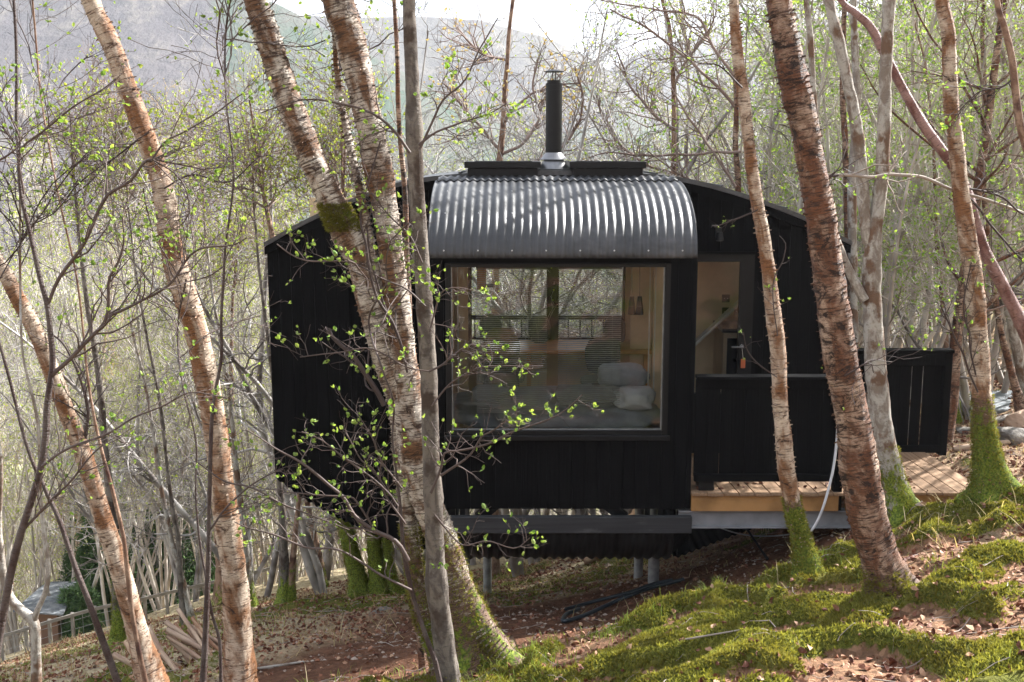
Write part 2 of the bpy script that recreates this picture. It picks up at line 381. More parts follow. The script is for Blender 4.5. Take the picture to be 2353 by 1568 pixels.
def litterm():
    t=NT('dry_leaves');r=t.island();cr=t.n('ShaderNodeValToRGB');t.l(r,cr.inputs[0]);e=cr.color_ramp;e.elements[0].color=(.09,.03,.018,1);e.elements[1].color=(.42,.27,.17,1);x=e.elements.new(.5);x.color=(.21,.085,.045,1)
    t.bsdf(cr.outputs[0],.7,0,.3);return t.m
M['litter']=litterm()
# ================================================================ ground
GX=np.array([-160,-60,-25,-12,-6,-3,-1,.5,2,3,4.5,7,12,25,60,160.])
GT={-60:[8]*16,-12:[-6,-5,-4.6,-4,-2.4,-1.4,-.8,-.4,0,.3,.8,1.6,2.8,6,14,30],
0:[-14,-11,-8,-5,-3.3,-2.5,-2.0,-1.75,-1.45,-1.2,-.8,.1,1.3,4,12,28],
3:[-16,-12,-9,-5.2,-3.8,-3.05,-2.55,-2.3,-1.95,-1.7,-1.3,-.5,.8,3.5,11,27],
5:[-18,-13,-9,-5.6,-4.2,-3.5,-3.0,-2.75,-2.42,-2.25,-1.95,-1.2,.3,3,10,26],
7:[-20,-14,-9.5,-6,-4.7,-3.97,-3.5,-3.36,-3.03,-2.84,-2.5,-1.8,-.2,2.5,9.5,25],
8:[-21,-14.5,-10,-6.2,-4.9,-4.25,-3.84,-3.64,-3.17,-2.97,-2.68,-2.1,-.4,2.2,9,24],
9:[-22,-15,-10.3,-6.4,-5.05,-4.42,-4.2,-4.08,-3.72,-3.15,-2.85,-2.4,-.6,2,9,24],
10:[-23,-16,-10.7,-6.7,-5.3,-4.66,-4.48,-4.38,-4.05,-3.5,-3.12,-2.7,-.9,1.7,8,23],
11.3:[-24,-16.5,-11,-7,-5.65,-4.98,-4.85,-4.7,-4.4,-3.85,-3.25,-2.95,-1.3,1.3,8,23],
13:[-26,-17.5,-11.9,-7.8,-6.3,-5.52,-5.36,-5.2,-4.8,-4.25,-3.5,-3.1,-1.7,1,7.5,22],
16:[-28,-19,-13.2,-9.0,-7.2,-6.6,-6.45,-6.2,-5.4,-4.9,-4.3,-3.45,-2.1,.5,7,21],
22:[-32,-22,-15.8,-10.9,-9.0,-8.4,-8.15,-7.95,-7.6,-7.1,-6.2,-4.8,-3,-.5,6,20],
35:[-40,-30,-21,-16,-15,-14.4,-13.8,-13.4,-12.6,-12,-11,-9,-6,-2,4,17],
60:[-54,-44,-34,-27,-25.5,-25,-24.6,-24.2,-23.5,-23,-22,-20,-16,-9,-1,11],
110:[-60,-58,-54,-50,-49,-48.5,-48,-47.6,-47,-46.5,-46,-44,-40,-30,-15,0],
190:[-60.5]*12+[-60,-55,-42,-20]}
GY=np.array(sorted(GT));GZ=np.array([GT[y] for y in GY],float)
def _bil(x,y):
    i=np.clip(np.searchsorted(GY,y)-1,0,len(GY)-2);j=np.clip(np.searchsorted(GX,x)-1,0,len(GX)-2)
    v=np.clip((y-GY[i])/(GY[i+1]-GY[i]),0,1);u=np.clip((x-GX[j])/(GX[j+1]-GX[j]),0,1)
    return (GZ[i,j]*(1-u)+GZ[i,j+1]*u)*(1-v)+(GZ[i+1,j]*(1-u)+GZ[i+1,j+1]*u)*v
def ground0(x,y):
    x=np.asarray(x,float);y=np.asarray(y,float);r=0
    for dx in (-.45,0,.45):
        for dy in (-.45,0,.45): r=r+_bil(x+dx,y+dy)
    return r/9
def crest(x): return np.interp(x,[-1,.4,1.0,2.2,3.3,4.5,7],[6.6,7.5,7.8,8.5,9.5,9.9,10.5])
def soilmask(x,y):
    n=fbm(x*.9,y*.9,0,3,5)*.5
    return sstep(.0,.35,np.minimum.reduce([(y-crest(x)+.05+n*.4)*1.0,(11.5+.15*x+n-y)*.8,(x+2.1-.33*(y-8.7)+n)*.9,(4.2-x)*.8]))
def mossmask(x,y):
    b=sstep(.1,-.35,y-crest(x))*sstep(-.7,.6,x)                     # the bank
    n=fbm(x*1.25+3,y*1.25,0,4,9)
    a=b*sstep(.36,.22,np.abs(fbm(x*1.7,y*1.7,0,2,33))-.1*fbm(x*6,y*6,0,2,7))*sstep(-.2,.05,n+.12*sstep(1.6,.2,crest(x)-y)-.22*(x>2.3)*(y<6.6))
    l=sstep(-.2,.2,fbm(x*.5,y*.9,0,4,21))*.75*(1-b)*(1-soilmask(x,y))*sstep(24,14,y)*(x<3.5)
    l=np.where((x>3.5)&(y>10),sstep(.2,.4,n)*.6,l)
    return np.clip(a+l,0,1)
def detail(x,y):
    d=fbm(x*.8,y*.8,0,4,1)*.11+fbm(x*4,y*4,0,3,2)*.028
    m=mossmask(x,y);hum=np.abs(fbm(x*1.7,y*1.7,0,2,33));d=d+m*(.16-.42*hum)*sstep(11,9,y)
    s=soilmask(x,y);d=d+s*fbm(x*2.0,y*6,0,3,8)*.05-s*.03
    near=sstep(34,20,y)
    return d*near+fbm(x*.15,y*.15,0,4,3)*.6*(1-near)*sstep(30,60,y)
def ground(x,y):
    return ground0(x,y)+detail(x,y)
def grid(xs,ys,zf):
    X,Y=np.meshgrid(xs,ys);Z=zf(X,Y);V=np.stack([X,Y,Z],2).reshape(-1,3)
    n=len(xs);i=np.arange(len(V)).reshape(len(ys),n)
    Q=np.stack([i[:-1,:-1],i[:-1,1:],i[1:,1:],i[1:,:-1]],2).reshape(-1,4)
    return V,Q
xs=np.concatenate([-160+np.arange(0,100,5.),np.arange(-60,-12,1.),np.arange(-12,-7,.2),np.arange(-7,8.5,.045),np.arange(8.5,14,.2),np.arange(14,60,1.2),np.arange(60,161,5.)])
ys=np.concatenate([np.arange(-60,-6,3.),np.arange(-6,3,.3),np.arange(3,14,.045),np.arange(14,24,.12),np.arange(24,60,.8),np.arange(60,191,4.)])
V,Q=grid(xs,ys,ground)
m=MB()
s_=soilmask(V[:,0],V[:,1]);mm=mossmask(V[:,0],V[:,1]);far=sstep(22,45,V[:,1]);stw=np.clip(sstep(11,12,V[:,1])*sstep(3,1,V[:,0])*.9+.3*(V[:,0]>3.5)+sstep(-1,-2.5,V[:,0])*sstep(7,9,V[:,1])*.8,0,.95)
m.add(V,Q=Q,bco=np.stack([s_,far,stw],1),moss=mm*.9+.02)
o=m.build('ground',M['ground'],smooth=True,bark=True);tag(o,'brown woodland floor of leaf litter, bare soil and moss falling away downhill',kind='structure')

# valley floor, loch, hills
def fieldm():
    t=NT('valley_fields');p=t.pos();n=t.noise(t.scale(p,(.012,.02,.01)),1,4,.6);k=t.noise(p,.2,4)
    c=t.mix(t.ramp(n,.42,.55),(.2,.24,.09),(.34,.3,.18));c=t.mix(t.ramp(k,.5,.7),c,(.1,.1,.06));t.bsdf(c,.95);return t.m
V,Q=grid(np.linspace(-1300,1300,60),np.concatenate([np.linspace(-300,-62,6),np.linspace(188,1300,50)]),lambda X,Y:-60.6+fbm(X*.01,Y*.01,0,3,4)*.4)
# keep only the sheet beyond the wooded slope and either side of it
m=MB();V=V.copy();V[:,2]=np.where(V[:,1]<0,np.interp(V[:,1],[-300,-62],[30,7.8]),V[:,2])
cy_=V[Q].mean(1)[:,1];Q=Q[(cy_>185)|(cy_<-60)]
m.add(V,Q=Q);tag(m.build('valley_floor',fieldm(),smooth=True),'pale fields on the valley floor below the wood',kind='structure')
t=NT('loch_water');n=t.noise(t.scale(t.pos(),(.3,.9,1)),1,4);t.bsdf((.12,.14,.17),.18,0,.5,t.bump(n,.15));
V,Q=grid(np.linspace(-900,700,40),np.linspace(230,420,20),lambda X,Y:-60.0+0*X)
e=((V[:,0]+90)/700)**2+((V[:,1]-320)/100)**2+fbm(V[:,0]*.01,V[:,1]*.01,0,2,4)*.3
m=MB();m.add(V,Q=Q[(e[Q]<1).all(1)]);tag(m.build('loch_water',t.m),'pale grey water of the loch in the valley',kind='structure')
def hillm(name,a,b,cc):
    t=NT(name);p=t.pos();n=t.noise(t.scale(p,(.006,.006,.012)),1,6,.65,.6);k=t.noise(t.scale(p,(.05,.02,.05)),1,5,.7);f=t.attr('moss',True)
    c=t.mix(t.ramp(n,.4,.62),a,b);c=t.mix(t.math('MULTIPLY',t.ramp(k,.5,.66),.8),c,(.13,.115,.095));c=t.mix(t.math('MULTIPLY',t.ramp(t.noise(p,.12,5,.75),.52,.62),.6),c,(.03,.028,.028))
    fo=t.mix(t.ramp(k,.35,.6),(.02,.045,.022),cc);ff=t.math('ADD',f,t.math('MULTIPLY',t.math('SUBTRACT',k,.5),.25));c=t.mix(t.ramp(ff,.45,.55),c,fo)
    t.bsdf(c,.95,0,.05,t.bump(k,4));return t.m
def hill(name,label,mat,ctrl,D,depth,foot,seed,forest=None,rough=3):
    px=np.array([c[0] for c in ctrl],float);py=np.array([c[1] for c in ctrl],float)
    cx=np.array([AX(a,b,D) for a,b in ctrl]);cz=np.array([AZ(b,D) for b in py])
    xs=np.linspace(cx[0],cx[-1],240);ys=np.concatenate([np.linspace(foot,D,110),np.linspace(D+depth/8,D+depth,8)])
    def zf(X,Y):
        r=np.interp(X.ravel()*np.where(Y.ravel()<D,1,1),cx,cz).reshape(X.shape)
        u=np.clip((Y-foot)/(D-foot),0,1);p=u**1.25
        z=-62+(r+62)*p;b=sstep(D,D+depth,Y);z=z*(1-b)+(-40)*b
        env=np.sin(np.pi*np.clip(u,0,1))*(Y<=D)
        return z+fbm(X*.008,Y*.004,0,5,seed)*rough*4*env+fbm(X*.03,Y*.03,0,4,seed+3)*rough*.35*(u>.0)
    V,Q=grid(xs,ys,zf);m=MB();mo=forest(V) if forest is not None else np.zeros(len(V))
    m.add(V,Q=Q,moss=mo);tag(m.build(name,mat,smooth=True,bark=True),label,kind='structure')
hill('mountain','heather covered mountainside rising above the thicket',hillm('heather',(.05,.044,.046),(.075,.066,.066),(.06,.062,.045)),
 [(-2200,-60),(-900,-75),(-300,-70),(0,-65),(200,-55),(400,-45),(540,-25),(640,12),(760,75),(900,150),(1050,240),(1250,330),(1400,400)],560,300,205,11,
 lambda V:np.clip(sstep(.0,.25,fbm(V[:,0]*.018,V[:,1]*.011,0,3,2)-.12)*.4+sstep(-.262,-.25,V[:,0]/V[:,1]+.012*fbm(V[:,0]*.03,V[:,1]*.03,0,3,6))*.62,0,.62))
hill('forested_hill','distant hill with conifer plantation and pale clearings',hillm('plantation',(.05,.048,.046),(.08,.075,.06),(.07,.072,.055)),
 [(300,60),(560,45),(700,34),(800,40),(960,38),(1100,48),(1250,84),(1370,140),(1460,215),(1700,330)],760,400,330,23,
 lambda V:sstep(-.25,.1,fbm(V[:,0]*.011,V[:,1]*.008,0,3,8)))
hill('distant_hill','hazy blue grey hill across the valley',hillm('far_heather',(.09,.085,.085),(.12,.115,.11),(.05,.07,.04)),
 [(900,330),(1150,290),(1300,230),(1400,160),(1500,110),(1640,80),(1900,40),(2150,20),(2400,0),(3600,60)],900,400,400,31,
 lambda V:sstep(-.1,.15,fbm(V[:,0]*.005,V[:,1]*.004,0,3,5)))

# ================================================================ sky, sun, camera, air
sc=bpy.context.scene
w=bpy.data.worlds.new('World');sc.world=w;w.use_nodes=True;nt=w.node_tree;nt.nodes.clear()
sky=nt.nodes.new('ShaderNodeTexSky');sky.sky_type='NISHITA';sky.sun_disc=False;sky.sun_elevation=SUN_EL;sky.sun_rotation=SUN_AZ;sky.air_density=1.0;sky.dust_density=3.0
tc=nt.nodes.new('ShaderNodeTexCoord');mp=nt.nodes.new('ShaderNodeMapping');mp.inputs['Scale'].default_value=(1.2,1.2,3);nt.links.new(tc.outputs['Generated'],mp.inputs[0])
nz=nt.nodes.new('ShaderNodeTexNoise');nz.inputs['Scale'].default_value=2.2;nz.inputs['Detail'].default_value=6;nt.links.new(mp.outputs[0],nz.inputs['Vector'])
mr=nt.nodes.new('ShaderNodeMapRange');mr.inputs[1].default_value=.28;mr.inputs[2].default_value=.52;nt.links.new(nz.outputs['Fac'],mr.inputs[0])
mx=nt.nodes.new('ShaderNodeMix');mx.data_type='RGBA';nt.links.new(mr.outputs[0],mx.inputs[0]);nt.links.new(sky.outputs[0],mx.inputs[6]);mx.inputs[7].default_value=(6,6.35,7.1,1)
bg=nt.nodes.new('ShaderNodeBackground');bg.inputs[1].default_value=.06;nt.links.new(mx.outputs[2],bg.inputs[0])
wo=nt.nodes.new('ShaderNodeOutputWorld');nt.links.new(bg.outputs[0],wo.inputs[0])
sl=bpy.data.lights.new('sun','SUN');sl.energy=5.0;sl.angle=math.radians(.5);sl.color=(1,.975,.94)
so=bpy.data.objects.new('sun',sl);C.objects.link(so)
sv=Vector((math.sin(SUN_AZ)*math.cos(SUN_EL),math.cos(SUN_AZ)*math.cos(SUN_EL),math.sin(SUN_EL)))
so.rotation_euler=sv.to_track_quat('Z','Y').to_euler()
cam=bpy.data.cameras.new('camera');co=bpy.data.objects.new('camera',cam);C.objects.link(co);sc.camera=co
cam.sensor_width=36;cam.lens=F/CW*36;cam.clip_end=6000;cam.clip_start=.05
co.rotation_euler=(math.pi/2-PITCH,0,0)
sc.view_settings.view_transform='Standard';sc.view_settings.look='None';sc.view_settings.exposure=2.08;sc.view_settings.gamma=1
sc.cycles.use_denoising=True
try: sc.cycles.denoiser='OPENIMAGEDENOISE'
except: pass
sc.cycles.max_bounces=7;sc.cycles.transparent_max_bounces=12;sc.cycles.volume_bounces=0;sc.cycles.use_adaptive_sampling=True;sc.cycles.adaptive_threshold=.015
t=NT('haze_air');pv=t.n('ShaderNodeVolumePrincipled');pv.inputs['Color'].default_value=(.85,.89,.97,1);pv.inputs['Density'].default_value=.00034;pv.inputs['Anisotropy'].default_value=.3
t.l(pv.outputs[0],t.out.inputs['Volume'])
m=MB();box(m,-1500,1600,-330,1400,-75,125);tag(m.build('haze',t.m),'pale hazy air over the valley',kind='stuff')
# ================================================================ the cabin
YB=11.3; YK=13.3; YF=10.0
cab=thing('cabin','black timber cabin with a curved corrugated roof bay on steel posts','cabin',(0.4,11.3,-3.3))
topP=[(612,556),(665,524),(720,496),(780,468),(840,444),(890,426),(940,413),(1000,404),(1060,399),(1170,394),(1280,392),(1390,394),(1480,399),(1530,403),(1580,410),(1635,423),(1690,439),(1770,466),(1850,497),(1950,552)]
TX=np.array([AX(a,b,YB) for a,b in topP]);TZ=np.array([AZ(b,YB) for a,b in topP])
botP=[(618,1078),(640,1098),(700,1142),(760,1177),(815,1204),(870,1228),(935,1248),(1000,1263),(1100,1275),(1180,1278),(1500,1278),(1560,1275),(1640,1243),(1720,1213),(1800,1185),(1860,1160),(1950,1110)]
BX=np.array([AX(a,b,YB) for a,b in botP]);BZ=np.array([AZ(b,YB) for a,b in botP])
BX[0]=TX[0];BX[-1]=TX[-1]
zt=lambda x:float(np.interp(x,TX,TZ)); zb=lambda x:float(np.interp(x,BX,BZ))
XL,XR=TX[0],TX[-1]
xwl=AX(1040,1200,YB);xwr=AX(1548,1200,YB)      # inner edges of the two hull wings
zfl=-3.36
DX0,DX1=AX(1590,800,YB),AX(1728,800,YB);DZ=AZ(585,YB)   # door opening
WX0,WX1=AX(1075,700,YK),AX(1436,700,YK);WZ0=AZ(800,YK);WZ1=AZ(560,YK)
def wallboards(y0,y1,front):
    m=MB();x=XL
    while x<XR-.01:
        x2=min(x+.118,XR);a,b=x+.002,x2-.002;xm=(x+x2)/2
        lo=(zb(a),zb(b)) if (xm<xwl or xm>xwr) else (zfl,zfl)
        hi=(zt(a)-.03,zt(b)-.03)
        if front and DX0<xm<DX1: lo=(DZ,DZ)
        if front and AX(990,800,YB)+.1<xm<AX(1597,800,YB)-.1:      # open to the bay
            lo=(AZ(470,YB),)*2
            if lo[0]>hi[0]: x=x2;continue
        dj=.004*((int(x*50))%3)
        if not front and WX0<xm<WX1:
            strip(m,a,b,y0+dj,y1,lo[0],lo[1],WZ0,WZ0);lo=(WZ1,WZ1)
        strip(m,a,b,y0+dj,y1,lo[0],lo[1],hi[0],hi[1]);x=x2
    return m
wallboards(YB,YB+.025,True).build('front_wall',M['black'],cab)
wallboards(YK,YK+.025,False).build('back_wall',M['black'],cab)
# dark backing behind the board joints, and interior lining
for (a,b,lo,hi) in [(XL+.02,AX(990,800,YB),None,None),(AX(1597,800,YB),DX0,None,None),(DX1,XR-.02,None,None)]:
    if b-a<.02: continue
    m=MB()
    xs=np.linspace(a,b,max(2,int((b-a)/.2)+1))
    for p,q in zip(xs[:-1],xs[1:]):
        f=lambda x: zb(x)+.02 if (x<xwl or x>xwr) else zfl
        strip(m,p,q,YB+.03,YB+.06,f(p),f(q),zt(p)-.06,zt(q)-.06)
    m.build('wall_backing',M['steel_black'],cab)
m=MB()  # end walls
n=10
for (x0,x1) in ((XL-.0,XL+.03),(XR-.03,XR)):
    m=MB()
    y=YB+.032
    while y<YK-.02:
        y2=min(y+.118,YK-.002);box(m,x0,x1,y,y2-.004,BZ[0]+.02 if x0<0 else BZ[-1]+.02,TZ[0]-.05);y=y2
    m.build('end_wall',M['black'],cab)
# main curved roof with overhang
def sheet_x(m,X,Z,y0,y1,th,zo=0):
    X=np.array(X);Z=np.array(Z)+zo
    for i in range(len(X)-1):
        hexa(m,[(X[i],y0,Z[i]-th),(X[i+1],y0,Z[i+1]-th),(X[i+1],y1,Z[i+1]-th),(X[i],y1,Z[i]-th),(X[i],y0,Z[i]),(X[i+1],y0,Z[i+1]),(X[i+1],y1,Z[i+1]),(X[i],y1,Z[i])])
rx=np.linspace(XL-.012,XR+.012,60);rz=np.interp(rx,TX,TZ)
m=MB();V=[]
y0,y1=YB-.07,YK+.1
for th in (0,.045):
    for y in (y0,y1):
        V.append(np.stack([rx,np.full(60,y),rz-th],1))
V=np.concatenate(V);i=np.arange(59)
a,b,c_,d=0,60,120,180
SKX=[(AX(1076,400,11.15),AX(1234,400,11.15)),(AX(1319,400,11.15),AX(1476,400,11.15))]
hole=lambda x:any(q<x<r_ for q,r_ in SKX)
rm=(rx[:-1]+rx[1:])/2;ok=np.array([not hole(x) for x in rm]);ii=i[ok];hh=i[~ok]
for (ya,yb_) in ((y0,11.24),(12.18,y1)):
    for q in hh:
        hexa(m,[(rx[q],ya,rz[q]-.045),(rx[q+1],ya,rz[q+1]-.045),(rx[q+1],yb_,rz[q+1]-.045),(rx[q],yb_,rz[q]-.045),(rx[q],ya,rz[q]),(rx[q+1],ya,rz[q+1]),(rx[q+1],yb_,rz[q+1]),(rx[q],yb_,rz[q])])
m.add(V,Q=np.concatenate([np.stack([a+ii,a+ii+1,b+ii+1,b+ii],1),np.stack([c_+ii+1,c_+ii,d+ii,d+ii+1],1),np.stack([a+ii+1,a+ii,c_+ii,c_+ii+1],1),np.stack([b+ii,b+ii+1,d+ii+1,d+ii],1),[[a,b,d,c_]],[[b+59,a+59,c_+59,d+59]]]))
rf=m.build('roof',M['membrane'],cab)
m=MB()
for k in range(1,9):   # standing seams
    x=XL+(XR-XL)*k/9
    hexa(m,[(x-.012,y0,zt(x)+.002),(x+.012,y0,zt(x)+.002),(x+.012,y1,zt(x)+.002),(x-.012,y1,zt(x)+.002),(x-.012,y0,zt(x)+.018),(x+.012,y0,zt(x)+.018),(x+.012,y1,zt(x)+.018),(x-.012,y1,zt(x)+.018)])
m.build('roof_seam',M['membrane'],rf)
m=MB()    # fascia under the roof edge
for i in range(len(rx)-1):
    hexa(m,[(rx[i],YB-.05,rz[i]-.13),(rx[i+1],YB-.05,rz[i+1]-.13),(rx[i+1],YB-.002,rz[i+1]-.13),(rx[i],YB-.002,rz[i]-.13),(rx[i],YB-.05,rz[i]-.047),(rx[i+1],YB-.05,rz[i+1]-.047),(rx[i+1],YB-.002,rz[i+1]-.047),(rx[i],YB-.002,rz[i]-.047)])
m.build('fascia',M['black'],cab)
# hull undersides (corrugated, the two wings)
m=MB()
for X0,X1 in ((XL,xwl),(xwr,XR)):
    m=MB()
    xs=np.linspace(X0,X1,int((X1-X0)/.0125));zz=np.interp(xs,BX,BZ)+.011*np.cos(xs*2*np.pi/.075)-.012
    V=np.concatenate([np.stack([xs,np.full(len(xs),YB-.03),zz],1),np.stack([xs,np.full(len(xs),YK+.05),zz],1)]);n=len(xs);i=np.arange(n-1)
    m.add(V,Q=np.stack([i,i+n,i+n+1,i+1],1));m.build('hull_underside',M['black'],cab,smooth=True)
# floor slab, interior linings
m=MB();box(m,XL+.03,XR-.03,YB+.03,YK-.002,zfl,zfl+.2);m.build('floor',M['ply'],cab)
m=MB();box(m,XL+.1,WX0,YK-.05,YK-.002,zfl+.2,TZ.max()-.35);box(m,WX1,XR-.1,YK-.05,YK-.002,zfl+.2,-.9);box(m,WX0,WX1,YK-.05,YK-.002,zfl+.2,WZ0);
m.build('back_lining',M['ply'],cab)
m=MB();i=np.linspace(XL+.05,XR-.05,40);z=np.interp(i,TX,TZ)-.12
V=np.concatenate([np.stack([i,np.full(40,YB+.07),z],1),np.stack([i,np.full(40,YK-.06),z],1)]);k=np.arange(39);
# leave the roof lights open
sk=[(AX(1073,400,11.15),AX(1238,400,11.15)),(AX(1316,400,11.15),AX(1480,400,11.15))]
k=np.array([q for q in k if not any(a-.02<(i[q]+i[q+1])/2<b+.02 for a,b in sk)])
m.add(V,Q=np.stack([k,k+1,k+41,k+40],1));m.build('ceiling_lining',M['ply'],cab)

# ---- the bay
bx0,bx1=AX(990,800,YF),AX(1597,800,YF);wx0,wx1=AX(1037,800,YF),AX(1525,800,YF)
bz0=AZ(1170,YF);bzt=AZ(590,YF);wz0=AZ(989,YF);wz1=AZ(614,YF)
m=MB();x=bx0
while x<bx1-.01:
    x2=min(x+.118,bx1);xm=(x+x2)/2;a,b=x+.002,x2-.002;dj=.004*((int(x*70))%3)
    if wx0-.03<xm<wx1+.03: box(m,a,b,YF+dj,YF+.03,bz0,wz0-.06)
    else: box(m,a,b,YF+dj,YF+.03,bz0,bzt)
    x=x2
box(m,bx0+.02,wx0-.05,YF+.034,YF+.06,bz0,bzt);box(m,wx1+.05,bx1-.02,YF+.034,YF+.06,bz0,bzt);box(m,wx0-.05,wx1+.05,YF+.034,YF+.06,bz0,wz0-.06)
m.build('bay_wall',M['black'],cab)
m=MB()   # bay cheeks follow the curve of the roof
def rc(t):   # roof curve, t 0 eave .. 1 crown
    a=t*np.pi/2*.93
    ye=YF-.14;yc=11.05;ze=AZ(594,ye);zc=AZ(416,yc)
    s=np.sin(np.pi/2*.93);c0=np.cos(np.pi/2*.93)
    return ye+(yc-ye)*(1-np.cos(a))/(1-c0), ze+(zc-ze)*np.sin(a)/s
tt=np.linspace(0,1,15);rcy,rcz=rc(tt)
for x0,x1 in ((bx0,bx0+.03),(bx1-.03,bx1)):
    ys_=np.linspace(YF+.064,YB-.002,12)
    for p,q in zip(ys_[:-1],ys_[1:]):
        zp=float(np.interp(p,rcy,rcz))-.05;zq=float(np.interp(q,rcy,rcz))-.05
        hexa(m,[(x0,p+.002,bz0),(x1,p+.002,bz0),(x1,q,bz0),(x0,q,bz0),(x0,p+.002,zp),(x1,p+.002,zp),(x1,q,zq),(x0,q,zq)])
box(m,wx0-.05,wx1+.05,YF+.002,YF+.03,wz1+.036,bzt+.001)
box(m,bx0-.0,bx1+.0,YF-.012,YF+.03,bzt+.002,AZ(594,YF)+.05)
m.build('bay_cheek',M['black'],cab)
m=MB();box(m,bx0+.03,bx1-.03,YF+.064,YB,bz0+.01,bz0+.18);m.build('bay_floor',M['ply'],cab)
m=MB()
V=[];ti=np.linspace(.3,1,12);yy,zz=rc(ti)
V=np.concatenate([np.stack([np.full(12,bx0+.03),yy+.02,zz-.09],1),np.stack([np.full(12,bx1-.03),yy+.02,zz-.09],1)]);k=np.arange(11)
m.add(V,Q=np.stack([k,k+12,k+13,k+1],1));m.build('bay_ceiling',M['ply'],cab)
m=MB();box(m,bx0+.032,bx0+.05,YF+.07,YB,bz0+.18,-1.0);box(m,bx1-.05,bx1-.032,YF+.07,YB,bz0+.18,-1.0);m.build('bay_lining',M['ply_light'],cab)
# corrugated bay roof
def corr(m,x0,x1,curve,amp,pitch,extra=0):
    n=int((x1-x0)/pitch*8);xs=np.linspace(x0,x1,n+1);cy,cz=curve
    T=np.stack([np.gradient(cy),np.gradient(cz)],1);T/=np.linalg.norm(T,axis=1,keepdims=True);N=np.stack([-T[:,1],T[:,0]],1)
    w=np.cos(xs*2*np.pi/pitch)*amp+extra
    X=np.broadcast_to(xs,(len(cy),n+1));Y=cy[:,None]+N[:,0:1]*w;Z=cz[:,None]+N[:,1:2]*w
    V=np.stack([X,Y,Z],2).reshape(-1,3);i=np.arange(len(V)).reshape(len(cy),n+1)
    Q=np.stack([i[:-1,:-1],i[:-1,1:],i[1:,1:],i[1:,:-1]],2).reshape(-1,4)
    V2=V.copy();Nn=np.broadcast_to(N[:,None,:],(len(cy),n+1,2)).reshape(-1,2);V2[:,1]-=Nn[:,0]*.003;V2[:,2]-=Nn[:,1]*.003
    L=len(V);m.add(np.concatenate([V,V2]),Q=np.concatenate([Q,Q[:,::-1]+L,np.stack([i[0,:-1]+L,i[0,1:]+L,i[0,1:],i[0,:-1]],1),np.stack([i[-1,:-1],i[-1,1:],i[-1,1:]+L,i[-1,:-1]+L],1),np.stack([i[:-1,0],i[1:,0],i[1:,0]+L,i[:-1,0]+L],1),np.stack([i[1:,-1],i[:-1,-1],i[:-1,-1]+L,i[1:,-1]+L],1)]))
PITCHC=.0755
m=MB();rx0,rx1=AX(983,594,YF-.14),AX(1603,596,YF-.14)
corr(m,rx0,rx1,rc(np.linspace(0,1,26)),.0095,PITCHC);br=m.build('bay_roof',M['roof'],cab,smooth=True)
yc,zc=rc(np.array([.965,1.0]));yy=np.array([yc[0]-.0,11.1,11.15]);zz=np.array([zc[0]+.014,zc[1]+.03,zc[1]+.045])
m=MB();corr(m,rx0+.02,rx1-.02,(yy,zz),.0085,PITCHC);m.build('ridge_sheet',M['roof'],br,smooth=True)
m=MB()
for row,tv in enumerate((.07,.42,.7)):
    y,z=rc(np.array([tv-.01,tv,tv+.01]));ty,tz=y[2]-y[0],z[2]-z[0];l=math.hypot(ty,tz);ny,nz=-tz/l,ty/l
    for k in range(9):
        x=rx0+.12+k*.302+(0.0 if row==0 else .03);x=round(x/PITCHC)*PITCHC
        if x>rx1-.05: continue
        c=np.array([x,y[1]+ny*.0085,z[1]+nz*.0085]);r=.0075 if row==0 else .0055
        an=np.arange(8)*np.pi/4;ring=np.stack([np.cos(an)*r,np.sin(an)*r*ty/l,np.sin(an)*r*tz/l],1)+c
        V=np.concatenate([ring,ring*1+np.array([0,ny*.005,nz*.005]),[c+np.array([0,ny*.008,nz*.008])]]);i=np.arange(8);j=(i+1)%8
        m.add(V,Q=np.stack([i,j,j+8,i+8],1),T=np.stack([i+8,j+8,np.full(8,16)],1))
m.build('roof_screw',M['screw'],br)
# window of the bay
m=MB();f=.052
ox0,ox1,oz0,oz1=wx0-.05,wx1+.05,wz0-.055,wz1+.035
yf0,yf1=YF-.018,YF+.1
box(m,ox0,wx0,yf0,yf1,oz0,oz1);box(m,wx1,ox1,yf0,yf1,oz0,oz1);box(m,wx0,wx1,yf0,yf1,oz0,wz0);box(m,wx0,wx1,yf0,yf1,wz1,oz1)
wf=m.build('window_frame',M['steel_black'],cab,bevel=.004)
m=MB();box(m,ox0-.02,ox1+.02,YF-.055,YF-.019,oz0-.03,oz0+.012);m.build('sill',M['steel_black'],wf,bevel=.004)
m=MB();m.add([(wx0,YF+.03,wz0),(wx1,YF+.03,wz0),(wx1,YF+.03,wz1),(wx0,YF+.03,wz1)],Q=[(0,1,2,3)]);m.build('pane',M['glass'],wf)
m=MB()
for e in (wx0+.002,wx1-.012): box(m,e,e+.01,YF+.02,YF+.03,wz0,wz1)
box(m,wx0+.012,wx1-.012,YF+.02,YF+.03,wz0+.001,wz0+.008);m.build('gasket',M['galv'],wf)
# back window frame + mullion
m=MB();yb=YK-.02;mx0,mx1=AX(1256,700,YK-.0),AX(1284,700,YK)
box(m,WX0-.03,WX0+.03,yb,yb+.09,WZ0,WZ1);box(m,WX1-.03,WX1+.03,yb,yb+.09,WZ0,WZ1);box(m,WX0+.03,WX1-.03,yb,yb+.09,WZ0-.03,WZ0+.03);box(m,mx0,mx1,yb-.02,yb+.09,WZ0+.03,WZ1)
bw=m.build('back_window_frame',M['steel_black'],cab)
m=MB();m.add([(WX0,yb+.05,WZ0),(WX1,yb+.05,WZ0),(WX1,yb+.05,WZ1),(WX0,yb+.05,WZ1)],Q=[(3,2,1,0)]);m.build('pane',M['glass'],bw)
